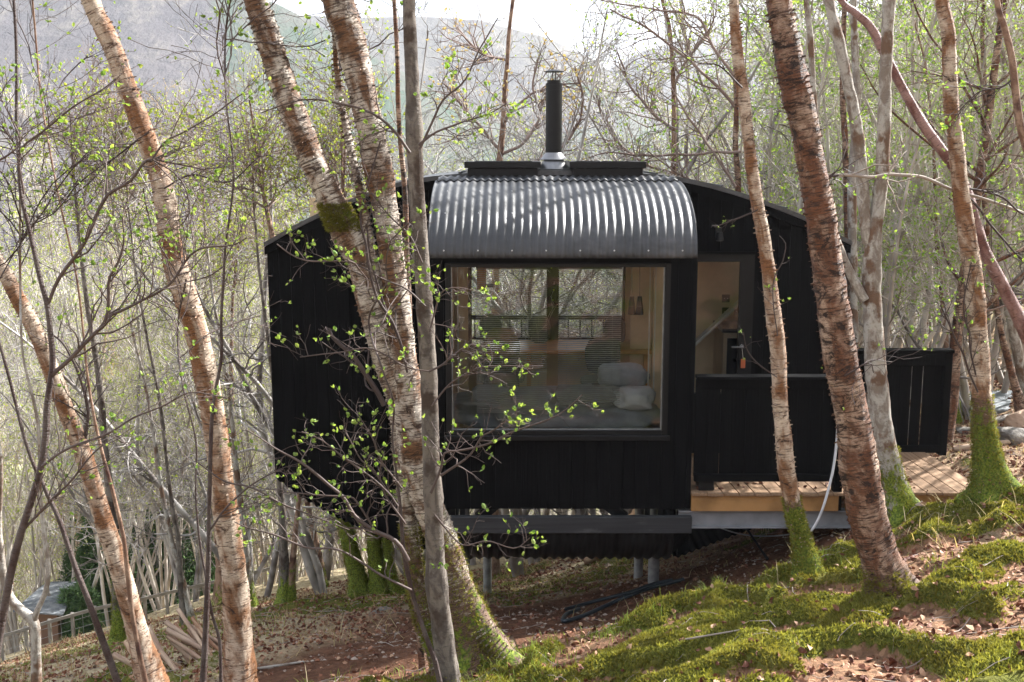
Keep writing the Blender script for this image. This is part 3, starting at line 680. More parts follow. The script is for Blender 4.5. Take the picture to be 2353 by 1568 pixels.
# balustrade outside the back window
m=MB();bz=AZ(728,YK+.5);bzb=AZ(776,YK+.5)
box(m,WX0-.1,WX1+.1,YK+.47,YK+.53,bz-.03,bz+.02);box(m,WX0-.1,WX1+.1,YK+.48,YK+.52,bzb-.02,bzb+.01)
for x in np.linspace(WX0-.08,WX1+.08,15): cyl(m,(x,YK+.5,bzb),.009,bz-bzb-.02,8)
for x in (WX0-.08,WX1+.08): box(m,x-.02,x+.02,YK+.1,YK+.47,bz-.03,bz+.01)
m.build('balustrade',M['steel_black'],cab)
# porch door
m=MB();dy=YB-.0;gx0,gx1=AX(1601,700,YB),AX(1699,700,YB);gz1=AZ(602,YB);gz0=AZ(905,YB);dz0=-3.1
box(m,DX0,gx0,dy,dy+.06,dz0,DZ);box(m,gx1,DX1,dy,dy+.06,dz0,DZ);box(m,gx0,gx1,dy,dy+.06,gz1,DZ);box(m,gx0,gx1,dy,dy+.06,dz0,gz0)
dr=m.build('door',M['steel_black'],cab)
m=MB();m.add([(gx0,dy+.03,gz0),(gx1,dy+.03,gz0),(gx1,dy+.03,gz1),(gx0,dy+.03,gz1)],Q=[(0,1,2,3)]);m.build('pane',M['glass'],dr)
m=MB();hx,hz=AX(1704,800,YB),AZ(796,YB)
cyl(m,(hx,dy-.02,hz),.02,.02,16,1);beam(m,(hx,dy-.06,hz),(hx,dy-.02,hz),.016,.016);beam(m,(hx+.005,dy-.06,hz),(hx-.115,dy-.06,hz),.014,.014)
m.build('handle',M['silver'],dr,bevel=.003)
m=MB();kx=AX(1705,830,YB)
box(m,kx-.018,kx+.028,dy-.032,dy-.026,AZ(845,YB),AZ(824,YB));o=m.build('key_tag',M['orange_tag'],dr,bevel=.002)
m=MB();beam(m,(kx+.005,dy-.029,AZ(824,YB)),(hx,dy-.029,hz-.022),.003,.003);m.build('key_cord',M['cream'],dr)
m=MB()
box(m,AX(1590,580,YB),AX(1735,580,YB),YB-.03,YB-.002,DZ+.004,DZ+.03);box(m,AX(1597,700,YB)-.03,DX0-.002,YB-.012,YB+.04,-3.1,DZ);m.build('door_trim',M['black'],cab)
# lamp over the door
lx,lz=AX(1650,545,YB),AZ(545,YB)
m=MB();box(m,lx-.03,lx+.03,YB-.02,YB,lz-.0,lz+.1);cyl(m,(lx,YB-.075,lz-.03),.045,.085,20,2,.03)
ol=m.build('porch_lamp',M['steel_black'],cab,bevel=.003)
m=MB();cyl(m,(lx,YB-.075,lz-.034),.033,.006,20);m.build('lamp_lens',M['silver'],ol)
# rooflights
for a,b,la in ((1067,1243,'low black rooflight beside the flue'),(1310,1485,'low black rooflight on the far side of the flue')):
    y=11.15;x0,x1=AX(a,388,y),AX(b,388,y);zl=AZ(387,y);zt_=AZ(372,y)
    m=MB();zq=AZ(412,y)-.12;box(m,x0+.03,x1-.03,y+.03,y+.07,zq,zl);box(m,x0+.03,x1-.03,y+1.06,y+1.1,zq,zl);box(m,x0+.03,x0+.07,y+.07,y+1.06,zq,zl);box(m,x1-.07,x1-.03,y+.07,y+1.06,zq,zl);sk_=m.build('rooflight',M['steel_black'],cab,bevel=.004)
    m=MB();box(m,x0,x1,y,y+.07,zl+.002,zt_);box(m,x0,x1,y+1.06,y+1.13,zl+.002,zt_);box(m,x0,x0+.07,y+.07,y+1.06,zl+.002,zt_);box(m,x1-.07,x1,y+.07,y+1.06,zl+.002,zt_);m.build('lid_frame',M['steel_black'],sk_,bevel=.003)
    m=MB();m.add([(x0+.06,y+.06,zt_-.006),(x1-.06,y+.06,zt_-.006),(x1-.06,y+1.07,zt_-.006),(x0+.06,y+1.07,zt_-.006)],Q=[(0,1,2,3)]);m.build('lid_pane',M['glass'],sk_)
# flue
yc=11.75;cx=AX(1272.5,300,yc)
z0=AZ(398,11.45);zp0=AZ(360,yc);zp1=AZ(192,yc);r=18.3*yc/F
m=MB();cyl(m,(cx,yc,zp0-.12),r,zp1-zp0+.12,32)
fl=m.build('flue',M['steel_black'],cab,smooth=False)
m=MB()
for py in (205,296,193,355): cyl(m,(cx,yc,AZ(py,yc)-.012),r+.004,.014,32)
m.build('flue_band',M['steel_black'],fl)
m=MB();cyl(m,(cx,yc,zp0-.03),r+.055,.07,32,2,r+.003);m.build('storm_collar',M['cowl'],fl)
m=MB();cyl(m,(cx,yc-.0,AZ(390,yc)),.155,zp0-.03-AZ(390,yc),32,2,r+.02);m.build('flashing',M['silver'],fl)
m=MB();box(m,cx-.17,cx+.17,yc-.42,yc+.3,AZ(398,11.4),AZ(389,11.4));m.build('flashing_base',M['steel_black'],fl,bevel=.005)
m=MB();zc_=AZ(166,yc);cyl(m,(cx,yc,zc_),.105,.004,32);cyl(m,(cx,yc,zc_+.004),.105,.02,32,2,.03);cyl(m,(cx,yc,zp1),.07,.03,24)
for d in (-.014,.014): beam(m,(cx+d,yc,zp1+.03),(cx+d,yc,zc_),.008,.004,(0,1,0))
for d in (-.06,.06): beam(m,(cx+d,yc,zp1+.03),(cx+d,yc,zc_),.0035,.0035,(0,1,0))
m.build('rain_cap',M['steel_black'],fl)

# undercarriage: beam, braces, belly
m=MB();box(m,AX(1033,1200,YF),AX(1588,1200,YF),YF-.05,YF+.02,AZ(1222,YF),AZ(1185,YF));box(m,AX(1033,1200,YF),AX(1588,1200,YF),YF-.0501+.02,YF+.3,AZ(1224,YF)-.0,AZ(1224,YF)+.02)
m.build('front_beam',M['beam'],cab,bevel=.004)
m=MB();zA,zB=AZ(1172,YF)+.04,AZ(1186,YF)-.05
for (a,b) in (((1145,0),(1098,0)),((1388,0),(1440,0))):
    beam(m,(AX(a[0],1172,YF),YF+.15,zA),(AX(b[0],1190,YF),YF+.15,zB-.02),.1,.09,(0,1,0))
for px in (1037,1060,1490,1520,1565): box(m,AX(px,1180,YF)-.02,AX(px,1180,YF)+.03,YF+.12,YF+.2,zB-.03,bz0)
m.build('brace',M['steel_black'],cab)
def bc(t):
    a=t*np.pi/2*.9;y0_,y1_=YF+.03,10.95
    z0_=AZ(1222,YF);z1_=AZ(1281,10.75)
    s=np.sin(np.pi/2*.9);c0=np.cos(np.pi/2*.9)
    return y0_+(y1_-y0_)*(1-np.cos(a))/(1-c0),z0_+(z1_-z0_)*np.sin(a)/s
m=MB();corr(m,AX(1025,1230,YF),AX(1545,1230,YF)+.02,bc(np.linspace(0,1,16)),.013,.092);m.build('belly_sheet',M['steel_black'],cab,smooth=True)
m=MB()
V=[];ti=np.linspace(0,1,10);yy,zz=bc(ti);n=10
for x in (AX(1545,1230,YF)+.02,):
    V=np.concatenate([np.stack([np.full(n,x),yy,zz],1),np.stack([np.full(n,x+.25),np.minimum(yy+.5,11.3),zz+.0],1)])
    k=np.arange(n-1);m.add(V,Q=np.stack([k,k+1,k+1+n,k+n],1))
m.build('belly_end',M['black'],cab)
# steel beam carrying the deck + legs
m=MB();sx0,sx1=AX(1560,1190,YF),AX(1965,1190,YF);sz0,sz1=AZ(1213,YF),AZ(1175,YF)
box(m,sx0,sx1,YF+.03,YF+.042,sz0+.012,sz1-.012);box(m,sx0,sx1,YF-.02,YF+.1,sz0,sz0+.012);box(m,sx0,sx1,YF+.0,YF+.1,sz1-.012,sz1)
m.build('steel_beam',M['steel_grey'],cab)
m=MB();box(m,AX(1040,1200,12.6),sx1,12.5,12.6,sz0+.0,sz1);m.build('rear_steel_beam',M['steel_black'],cab)
for (px,y,r_) in ((1070,11.6,.046),(1467,11.7,.05),(1502,10.9,.058),(1500,12.55,.05),(1120,12.55,.05)):
    x=AX(px,1300,y);zg=float(ground(x,y));m=MB();cyl(m,(x,y,zg-.3),r_,-3.4-zg+.3,24);m.build('post',M['galv'],cab)

# ================================================================ deck
zd=-3.112;dx0,dx1=AX(1597,1120,YF-.05),AX(2243,1130,YF-.05)
dk=thing('deck','new golden timber deck with gaps between boards, on the porch side','deck',(3,10.6,zd-.1))
m=MB();x=bx1+.004;k=0;sh=.085
while x<dx1:
    y0_=YF-.06-(.012 if k%3==1 else 0)+(.02*(x>AX(1935,1130,YF)));y1_=YB+.22 if x>XR else YB-.035
    m.add([(x-0,y0_,zd-.028),(x+.139,y0_,zd-.028),(x+.139-sh,y1_,zd-.028),(x-sh,y1_,zd-.028),(x,y0_,zd),(x+.139,y0_,zd),(x+.139-sh,y1_,zd),(x-sh,y1_,zd)],Q=BQ);x+=.1455;k+=1
m.build('deck_board',M['deck'],dk,bevel=.003)
m=MB();box(m,bx1+.003,AX(1925,1150,YF),YF-.03,YF+.015,AZ(1173,YF),zd-.03);box(m,AX(1945,1150,YF),dx1-.08,YF-.01,YF+.035,AZ(1172,YF)-.03,zd-.03);box(m,dx1-.13,dx1-.085,YF+.036,YB+.1,AZ(1172,YF),zd-.03)
m.build('fascia_board',M['deckside'],dk,bevel=.003)
m=MB()
for y in (10.4,10.9,11.4): box(m,bx1+.05,dx1-.14,y,y+.05,zd-.16,zd-.032)
m.build('joist',M['deckside'],dk)
def railing(name,label,pa,pb,Y,pyc0,pyc1,pyb0,pyb1,posts,gaps):
    x0,x1=AX(pa,900,Y),AX(pb,900,Y);zc1=AZ(pyc0,Y+.06);zc0=AZ(pyc1,Y);zb1=AZ(pyb0,Y);zb0=AZ(pyb1,Y)
    r=thing(name,label,'railing',((x0+x1)/2,Y,zb0),'black boarded railings on the deck')
    m=MB();box(m,x0,x1,Y-.05,Y+.09,zc1-.035,zc1);box(m,x0,x1-.01,Y-.012,Y+.03,zc0-.09,zc1-.037);m.build('cap_rail',M['black'],r,bevel=.004)
    m=MB();box(m,x0,x1-.01,Y-.02,Y+.03,zb0,zb1);m.build('bottom_rail',M['black'],r,bevel=.004)
    m=MB();x=x0;k=0
    while x<x1-.02:
        g=gaps(k);x2=min(x+.118,x1);box(m,x+.0005,x2-g,Y+.032+.004*(k%2),Y+.052,zb0+.02 if k%4 else zb0+.035,zc1-.04);x=x2;k+=1
    m.build('boards',M['black'],r)
    for px,bot in posts:
        x=AX(px,900,Y);m=MB();box(m,x-.04,x+.04,Y-.02-.002,Y+.07,AZ(bot,Y),zc1-.037);m.build('post',M['black'],r,bevel=.004)
    return r
railing('railing','black boarded railing at the front edge of the deck beside the hanging cable',1600,1945,YF+.0,861,872,1090,1106,[(1935,1172)],lambda k:.0015+.003*(k%5==1)+.0015*(k%3==0))
railing('railing','black boarded railing along the rear of the deck behind the lichened trunk',1812,2184,YB+.1,801,822,1024,1040,[(2174,1046),(1830,1046)],lambda k:.011 if k in (10,11) else .001)
# loose cable and step box
def hang(name,label,cat,pts,r,mat,group=None,k=8):
    P=catmull(np.array(pts,float),.03);m=MB();tubes(m,P[None],np.full((1,len(P)),r),k)
    o=m.build(name,mat,smooth=True,origin=P[0]);return tag(o,label,cat,group)
hang('cable','white cable hanging from the front railing down to the ground','cable',[A(1922,880,9.93),A(1925,960,9.93),A(1922,1020,9.92),A(1912,1090,9.85),A(1890,1170,9.8),A(1868,1215,9.8),A(1852,1228,9.85),A(1838,1236,9.95)],.0125,M['white_cable'])
hang('cable','thin dark cable sagging under the steel beam','cable',[A(1600,1190,10.6),A(1680,1222,10.5),A(1740,1232,10.4),A(1800,1230,10.2),A(1832,1222,10.1),A(1855,1210,10.1)],.007,M['steel_grey'])
m=MB();beam(m,A(1715,1214,10.3),A(1760,1280,10.3),.022,.022);beam(m,A(1757,1275,10.3),A(1764,1286,10.3),.03,.03);tag(m.build('ground_stake',M['steel_black'],origin=A(1760,1280,10.3)),'black rod slanting from the steel beam into the soil','stake')
m=MB();box(m,AX(1606,1100,10.02),AX(1641,1100,10.02),10.02,10.2,zd,zd+.09);box(m,AX(1604,1100,10.02)-.01,AX(1643,1100,10.02)+.01,10.005,10.21,zd+.092,zd+.11);tag(m.build('black_box',M['steel_black'],bevel=.006,origin=(AX(1620,1100,10.1),10.1,zd)),'small black box on the deck boards under the front railing','box')
def gz(px,py,Y0=9,Y1=30):
    """point of the ground seen at photo position, searched along the sight line"""
    prev=None
    for Y in np.arange(Y0,Y1,.05):
        p=A(px,py,Y)
        if p[2]<=float(ground(p[0],p[1])): return p
    return A(px,py,Y1)
def onG(px,py,Y0=9,Y1=30,up=.03):
    p=gz(px,py,Y0,Y1);p[2]=float(ground(p[0],p[1]))+up;return p
hs=[onG(a,b,8.9) for a,b in ((1330,1408),(1300,1420),(1296,1438),(1340,1425),(1400,1398),(1450,1375),(1500,1358),(1560,1341),(1572,1338))]
hang('hose','black pipe curving on the bare soil beside the mossy bank','pipe',hs,.02,M['hose'],'pipes on the soil')
hs=[onG(a,b,8.9) for a,b in ((1300,1408),(1350,1397),(1400,1383),(1450,1368),(1500,1352),(1545,1342))]
hang('hose','second dark pipe lying just uphill of the curved one, towards the posts','pipe',hs,.018,M['hose'],'pipes on the soil')

# ================================================================ inside
zi=bz0+.18
bd=thing('bed','low bed with a rumpled grey duvet under the big window','bed',(.9,10.7,zi))
m=MB();box(m,wx0+.03,bx1-.1,YF+.14,11.9,zi,zi+.22);m.build('bed_base',M['ply'],bd,bevel=.01)
def lump(m,c,s,seed,n=28,amp=.25):
    u=np.linspace(0,np.pi,n);v=np.linspace(0,2*np.pi,2*n,endpoint=False);U,Vv=np.meshgrid(u,v,indexing='ij')
    x=np.sin(U)*np.cos(Vv);y=np.sin(U)*np.sin(Vv);z=np.cos(U)
    e=.7;sg=lambda a:np.sign(a)*np.abs(a)**e
    d=1+amp*fbm(x*1.6+seed,y*1.6,z*1.6,4,seed)
    P=np.stack([sg(x)*s[0]*d+c[0],sg(y)*s[1]*d+c[1],sg(z)*s[2]*d+c[2]],2).reshape(-1,3)
    i=np.arange(n*2*n).reshape(n,2*n);Q=np.stack([i[:-1],i[1:],np.roll(i,-1,1)[1:],np.roll(i,-1,1)[:-1]],2).reshape(-1,4);m.add(P,Q=Q);return m
m=MB();lump(m,(AX(1265,900,10.6),10.75,AZ(945,10.7)),(.95,.5,.19),3,40,.5)
for i_,(px_,py_,w_) in enumerate(((1130,905,.2),(1225,912,.24),(1340,905,.26),(1455,910,.2))):
    q_=A(px_,py_,10.45);lump(m,(q_[0],q_[1],q_[2]-.02),(w_,.14,.1),50+i_,20,.45);m.build('duvet',M['duvet'],bd,smooth=True)
p=A(1430,860,11.3);m=MB();lump(m,(p[0],p[1],p[2]-.02),(.26,.16,.13),5);tag(m.build('pillow',M['duvet'],smooth=True,origin=p),'plump grey pillow on the bed beside the tan wall','pillow')
ac=thing('armchair','high backed olive armchair near the tan wall','armchair',tuple(A(1150,905,12.2)*[1,1,1]))
p=A(1152,812,12.2);m=MB();lump(m,(p[0],12.35,p[2]),(.2,.07,.27),8,24,.12);m.build('backrest',M['olive'],ac,smooth=True)
m=MB();lump(m,(p[0],12.05,p[2]-.3),(.2,.24,.09),9,20,.1);m.build('seat',M['olive'],ac,smooth=True)
for s in (-1,1):
    m=MB();lump(m,(p[0]+s*.21,12.1,p[2]-.2),(.05,.22,.09),10+s,16,.1);m.build('armrest',M['olive'],ac,smooth=True)
    m=MB();beam(m,(p[0]+s*.17,11.95,p[2]-.38),(p[0]+s*.17,11.93,zfl+.2),.03,.03,(0,1,0));m.build('leg',M['table'],ac)
yt=12.75;tz=AZ(797,yt)
tb=thing('table','orange wood table ledge below the rear window','table',(AX(1350,800,yt),yt,zfl+.2))
m=MB();box(m,AX(1195,800,yt),AX(1500,800,yt),yt-.25,YK-.06,tz-.045,tz);m.build('tabletop',M['table'],tb,bevel=.004)
for px in (1215,1480):
    x=AX(px,800,yt);m=MB();box(m,x-.025,x+.025,yt-.2,yt-.15,zfl+.2,tz-.047);m.build('leg',M['table'],tb)
for i,(px,py,lb) in enumerate(((1127,755,'dark cushion standing beside the olive armchair'),(1240,758,'dark cushion standing on the ledge against the middle post'),(1412,760,'dark cushion standing at the end of the ledge by the hanging binoculars'))):
    p=A(px,py,12.95);m=MB();lump(m,p,(.13,.05,.16),20+i,18,.12);tag(m.build('cushion',M['cush'],smooth=True,origin=p),lb,'cushion','dark cushions along the rear window')
ch=thing('chair','dark padded chair in front of the ledge','chair',tuple(A(1375,880,12.1)))
p=A(1385,812,12.3);m=MB();lump(m,(p[0],12.25,p[2]-.02),(.2,.06,.2),31,20,.15);m.build('backrest',M['cush'],ch,smooth=True)
m=MB();lump(m,(p[0]-.04,12.0,p[2]-.26),(.22,.22,.06),32,20,.1);m.build('seat',M['cush'],ch,smooth=True)
for sx_ in (-1,1):
    for sy in (-1,1):
        m=MB();beam(m,(p[0]-.04+sx_*.17,12.0+sy*.17,p[2]-.3),(p[0]-.04+sx_*.19,12.0+sy*.19,zfl+.2),.025,.025,(0,1,0));m.build('leg',M['table'],ch)
# tan uprights seen beside the rear window
m=MB();y=12.0;box(m,AX(1502,700,y),AX(1530,700,y),y,y+.05,zfl+.2,-1.0);box(m,AX(1450,700,12.6),AX(1497,700,12.6),12.6,12.64,zfl+.2,-1.0);box(m,AX(1055,700,12),AX(1075,700,12),12,12.05,zfl+.2,-1.0)
m.build('partition',M['ply'],cab)
m=MB()
for px in (1493,1506,1052):
    x=AX(px,700,10.9);box(m,x-.006,x+.006,10.9,10.91,zi,-.9)
m.build('blind_cord',M['cream'],cab)
# two slatted blinds inside the bay window
for px0,px1,pb,la in ((1094,1257,948,'fine slatted blind on the armchair side of the mullion'),(1283,1428,932,'fine slatted blind over the pillow side of the mullion')):
    r=thing('slatted_blind',la,'blind',(AX((px0+px1)/2,700,YF+.13),YF+.13,wz1),'slatted blinds in the big window')
    m=MB();z=wz1-.04;x0,x1=AX(px0,700,YF+.13),AX(px1,700,YF+.13);zb_=AZ(pb,YF+.13)
    while z>zb_: m.add([(x0,YF+.128,z),(x1,YF+.128,z),(x1,YF+.139,z+.0042),(x0,YF+.139,z+.0042)],Q=[(0,1,2,3)]);z-=.0185
    m.build('slats',M['blind'],r);m=MB();box(m,x0,x1,YF+.12,YF+.15,wz1-.03,wz1);m.build('head_rail',M['steel_black'],r)
    for e in (x0+.08,x1-.08):
        m=MB();box(m,e,e+.0015,YF+.133,YF+.1345,zb_,wz1-.03);m.build('cord',M['blind'],r)
# hanging binoculars, shelf box
bn=thing('binoculars','black binoculars hanging by a strap beside the rear window','binoculars',tuple(A(1460,690,11.6)))
for px in (1452,1470):
    p=A(px,690,11.6);m=MB();cyl(m,(p[0],p[1],AZ(723,11.6)),.042,.09,18,2,.034);cyl(m,(p[0],p[1],AZ(703,11.6)),.034,.1,18,2,.022);m.build('barrel',M['steel_black'],bn)
    m=MB();beam(m,(p[0],p[1],AZ(682,11.6)),(p[0]-.01,p[1],-.95),.005,.005,(0,1,0));m.build('strap',M['steel_black'],bn)
sb=thing('wall_cabinet','small brown wooden cabinet fixed high on the inside wall','cabinet',tuple(A(1106,640,11.6)))
m=MB();x0,x1=AX(1096,640,11.6),AX(1116,640,11.6);box(m,x0,x1,11.6,11.9,AZ(667,11.6),-1.1);m.build('body',M['table'],sb)
m=MB();box(m,x1,x1+.08,11.62,11.7,AZ(661,11.6),AZ(656,11.6));m.build('bracket',M['steel_black'],sb)
# kitchen seen through the door glass
ky=12.4
m=MB();box(m,AX(1590,700,ky),XR-.1,ky+.1,ky+.12,zfl+.2,-.8);m.build('kitchen_lining',M['ply'],cab)
m=MB();beam(m,A(1585,800,12.25),A(1712,682,12.25),.03,.13,(0,1,0));m.build('sun_patch_board',M['cream'],cab,bevel=.003)  # pale slanted board added in place of a sun patch on the lining
kt=thing('kitchen_unit','narrow black worktop unit seen through the door glass','kitchen unit',(AX(1700,850,ky),ky,zfl+.2))
m=MB();x0=AX(1655,790,12.0);box(m,x0,x0+.9,11.9,ky+.09,AZ(762,12.0),AZ(752,12.0));m.build('worktop',M['worktop'],kt,bevel=.003)
m=MB();box(m,x0+.02,x0+.5,11.93,ky+.09,zfl+.2,AZ(762,12)-.002);m.build('cupboard',M['ply_light'],kt)
m=MB();box(m,x0+.06,x0+.17,11.915,11.929,AZ(880,12),AZ(775,12));m.build('dark_panel',M['worktop'],kt)
for px,py,la in ((1668,686,'small black switch plate high on the tan inside wall'),(1668,716,'black double socket plate above the worktop'),(1696,716,'black socket plate nearest the door edge')):
    p=A(px,py,ky+.09);m=MB();box(m,p[0]-.045,p[0]+.045,ky+.085,ky+.098,p[2]-.045,p[2]+.045);o=m.build('socket_plate',M['steel_black'],bevel=.004,origin=p);tag(o,la,'socket','black plates on the kitchen wall')
    m=MB()
    for d in (-.018,.018): box(m,p[0]+d-.004,p[0]+d+.004,ky+.083,ky+.0845,p[2]-.004,p[2]+.004)
    m.build('rocker',M['cream'],o)
# ================================================================ foreground trees traced at their real distances
def trunk_path(pts,Y,step=.035,up=3.0,lean=None,Yend=None):
    """pts: (px,py,width_px[,Y]) from top to foot -> smoothed path from foot to top"""
    P=[]
    n=len(pts)
    for i,p in enumerate(pts):
        y=p[3] if len(p)>3 else Y
        q=A(p[0],p[1],y);dist=y/(CP-(p[1]-CH/2)/F*SP)
        P.append([*q,p[2]/2*dist/F*.94])
    P=np.array(P)[::-1]                       # foot first
    if up:
        d=P[-1]-P[-2];d[:3]/=np.linalg.norm(d[:3]);d[:3]=d[:3]*.85+np.array([0,0,.25])
        r=P[-1,3];E=[]
        for k in range(1,5): E.append([*(P[-1,:3]+d[:3]*up*k/4+np.array([math.sin(k*1.7)*.03*k,math.cos(k*2.1)*.05*k,0])),max(.006,r*(1-k*.21))])
        P=np.concatenate([P,np.array(E)])
    return catmull(P,step)
def ext_ground(P,extra=.25):
    """carry the foot of a path on down into the soil"""
    p=P[0];d=P[0,:3]-P[6,:3];d/=np.linalg.norm(d)
    d=d*.6+np.array([0,0,-.6]);d/=np.linalg.norm(d);L=[];q=p[:3].copy();k=0
    while q[2]>float(ground(q[0],q[1]))-extra and k<120: q=q+d*.035;L.append([*q,p[3]]);k+=1
    return np.concatenate([np.array(L)[::-1],P]) if L else P
def trunk_mesh(m,P,sides=22,rough=.05,mossf=None,flare=0,flare_h=.35,seed=0,flakes=0,wob=.006):
    rough*=1.8;flakes=int(flakes*1.5)
    rng=np.random.default_rng(seed+99)
    P=P.copy();n=len(P);t=np.arange(n)*.035
    P[:,0]+=noise(t*2.2,seed,0,seed)*wob;P[:,1]+=noise(t*2.2,seed+9,0,seed)*wob
    hz=P[:,2]-np.array([float(ground(P[0,0],P[0,1]))]) if flare else None
    P[:,3]*=1+noise(t*3.1,seed+3,0,seed)*.05+np.maximum(0,noise(t*1.7,seed+4,0,seed+5)-.55)*.35
    if flare:
        g=float(ground(*P[min(8,n-1),:2]));h=np.clip(P[:,2]-g,0,None);P[:,3]*=1+flare*np.exp(-h/flare_h)
    mo=np.zeros(n) if mossf is None else mossf(P)
    def disp(B,a,L):
        b=B
        d=1+rough*fbm(b[...,0]*18,b[...,1]*18,b[...,2]*11,3,seed)+rough*.55*noise(b[...,0]*25,b[...,1]*25,b[...,2]*75,seed+2)
        if flare:
            g=float(ground(*P[min(8,n-1),:2]));h=np.clip(P[:,2]-g,0,None);e=np.exp(-h/(flare_h*.8))
            d=d+e[None,:,None]*.35*np.cos(a*4+seed)[None,None,:]
        return d
    V,B=tubes(m,P[None,:,:3],P[None,:,3],sides,disp=disp,moss=mo[None])
    if flakes:
        V=V[0];B=B[0];i=rng.integers(2,n-3,flakes);j=rng.integers(0,sides,flakes)
        p=V[i,j];c=P[i,:3];nn=p-c;nn/=np.linalg.norm(nn,axis=1,keepdims=True)+1e-9
        ax=P[i+1,:3]-P[i,:3];ax/=np.linalg.norm(ax,axis=1,keepdims=True);s=np.cross(nn,ax)
        wd=rng.uniform(.006,.026,flakes)[:,None];ht=rng.uniform(.004,.013,flakes)[:,None];cu=rng.uniform(.3,1.3,flakes)[:,None]
        sg=rng.choice([-1,1],flakes)[:,None];p=p-nn*.001
        q=[p,p+ax*ht,p+s*sg*wd*.5+nn*wd*.15*cu+ax*ht,p+s*sg*wd*.5+nn*wd*.15*cu,p+s*sg*wd*.9+nn*wd*.6*cu+ax*ht*.7,p+s*sg*wd*.9+nn*wd*.6*cu+ax*ht*.2]
        W=np.stack(q,1).reshape(-1,3);k=np.arange(flakes)*6
        bb=np.repeat(B[i,j],6,axis=0)+np.tile(np.array([[0,0,0],[0,0,.01],[.01,0,.01],[.01,0,0],[.02,0,.01],[.02,0,0]]),(flakes,1))
        m.add(W,Q=np.concatenate([np.stack([k,k+1,k+2,k+3],1),np.stack([k+3,k+2,k+4,k+5],1)]),bco=bb)
    return P
def fuzz(m,P,mo,count,rng,size=.02,side=None):
    """moss tufts standing off a trunk"""
    w=np.clip(mo,0,None);
    if w.sum()<=0: return
    i=rng.choice(len(P)-1,count,p=w[:-1]/w[:-1].sum());a=rng.uniform(0,2*np.pi,count)
    if side is not None: a=rng.normal(side,1.0,count)
    nn=np.stack([np.cos(a),np.sin(a),rng.uniform(-.3,.5,count)],1)
    p=P[i,:3]+nn*P[i,3:4]*np.array([1,1,.0])*rng.uniform(.9,1.12,count)[:,None];p[:,2]+=rng.uniform(-.02,.02,count)
    tuft(m,p,nn+np.array([0,0,.2]),size,rng)
def tuft(m,p,d,size,rng,k=3,wd=.22):
    n=len(p);p=np.repeat(p,k,0);d=np.repeat(d,k,0)+rng.normal(size=(n*k,3))*.55;d/=np.linalg.norm(d,axis=1,keepdims=True)
    s=np.cross(d,rng.normal(size=(n*k,3)));s/=np.linalg.norm(s,axis=1,keepdims=True)+1e-9
    L=(size*rng.uniform(.5,1.3,n*k))[:,None]
    a=p+s*L*wd*.5;b=p-s*L*wd*.5;c=p+d*L+np.cross(d,s)*L*.2
    m.add(np.stack([a,b,c],1).reshape(-1,3),T=np.arange(n*k*3).reshape(-1,3))

def foliage(root,paths,twigmat,leafmat,rng,n1=5,l1=(.25,.7),n2=4,l2=(.1,.3),lv=2.2,lsize=.03,ang=50,up=.05,wig=.22,r1=.003,name='crown',tmin=.1,lprob=1.0):
    """paths: list of (P(n,3),R(n)) limbs that carry twigs"""
    m=MB();PP=[];RR=[]
    for P,R in paths:
        a,b=resamp(P,R,9);PP.append(a);RR.append(b)
    PP=np.array(PP);RR=np.array(RR)
    n1=int(n1*1.35);c1,q1=children(PP,RR,n1,l1[0],l1[1],ang,up,wig,rng,tmin,6,.55,r1*.6,.35)
    q1=np.minimum(q1,r1*2.2)
    c2,q2=children(c1,q1,n2,l2[0],l2[1],ang,up,wig,rng,.2,5,.6,r1*.38,.5)
    q2=np.minimum(q2,r1)
    tubes(m,c1,q1,4);tubes(m,c2,q2,3)
    o=m.build(name,twigmat,root,smooth=True)
    lm=MB();n=int(len(c2)*lv*lprob*1.35)
    ends=np.concatenate([c2[:,-1],c2[:,-2],c2[:,2],c1[:,-1]]);dirs=np.concatenate([c2[:,-1]-c2[:,-2],c2[:,-2]-c2[:,-3],c2[:,2]-c2[:,1],c1[:,-1]-c1[:,-2]])
    ix=np.concatenate([rng.integers(0,len(ends),max(1,int(n/2.4)))]*3)[:n];d=dirs[ix];d/=np.linalg.norm(d,axis=1,keepdims=True)+1e-9
    d=d+rng.normal(size=(n,3))*.6+np.array([0,0,.3])
    leaves(lm,ends[ix],d,lsize*rng.uniform(.45,1.05,n),rng);lm.build('leaves',leafmat,o)
    return o
def limb(pts,Y,up=0):
    P=[]
    for p in pts:
        y=p[3] if len(p)>3 else Y
        P.append([*A(p[0],p[1],y),p[2]/2*y/CP/F])
    return catmull(np.array(P),.04)
def moss_below(z0,z1,amt=.75): return lambda P: np.clip((z1-P[:,2])/(z1-z0),0,1)*amt
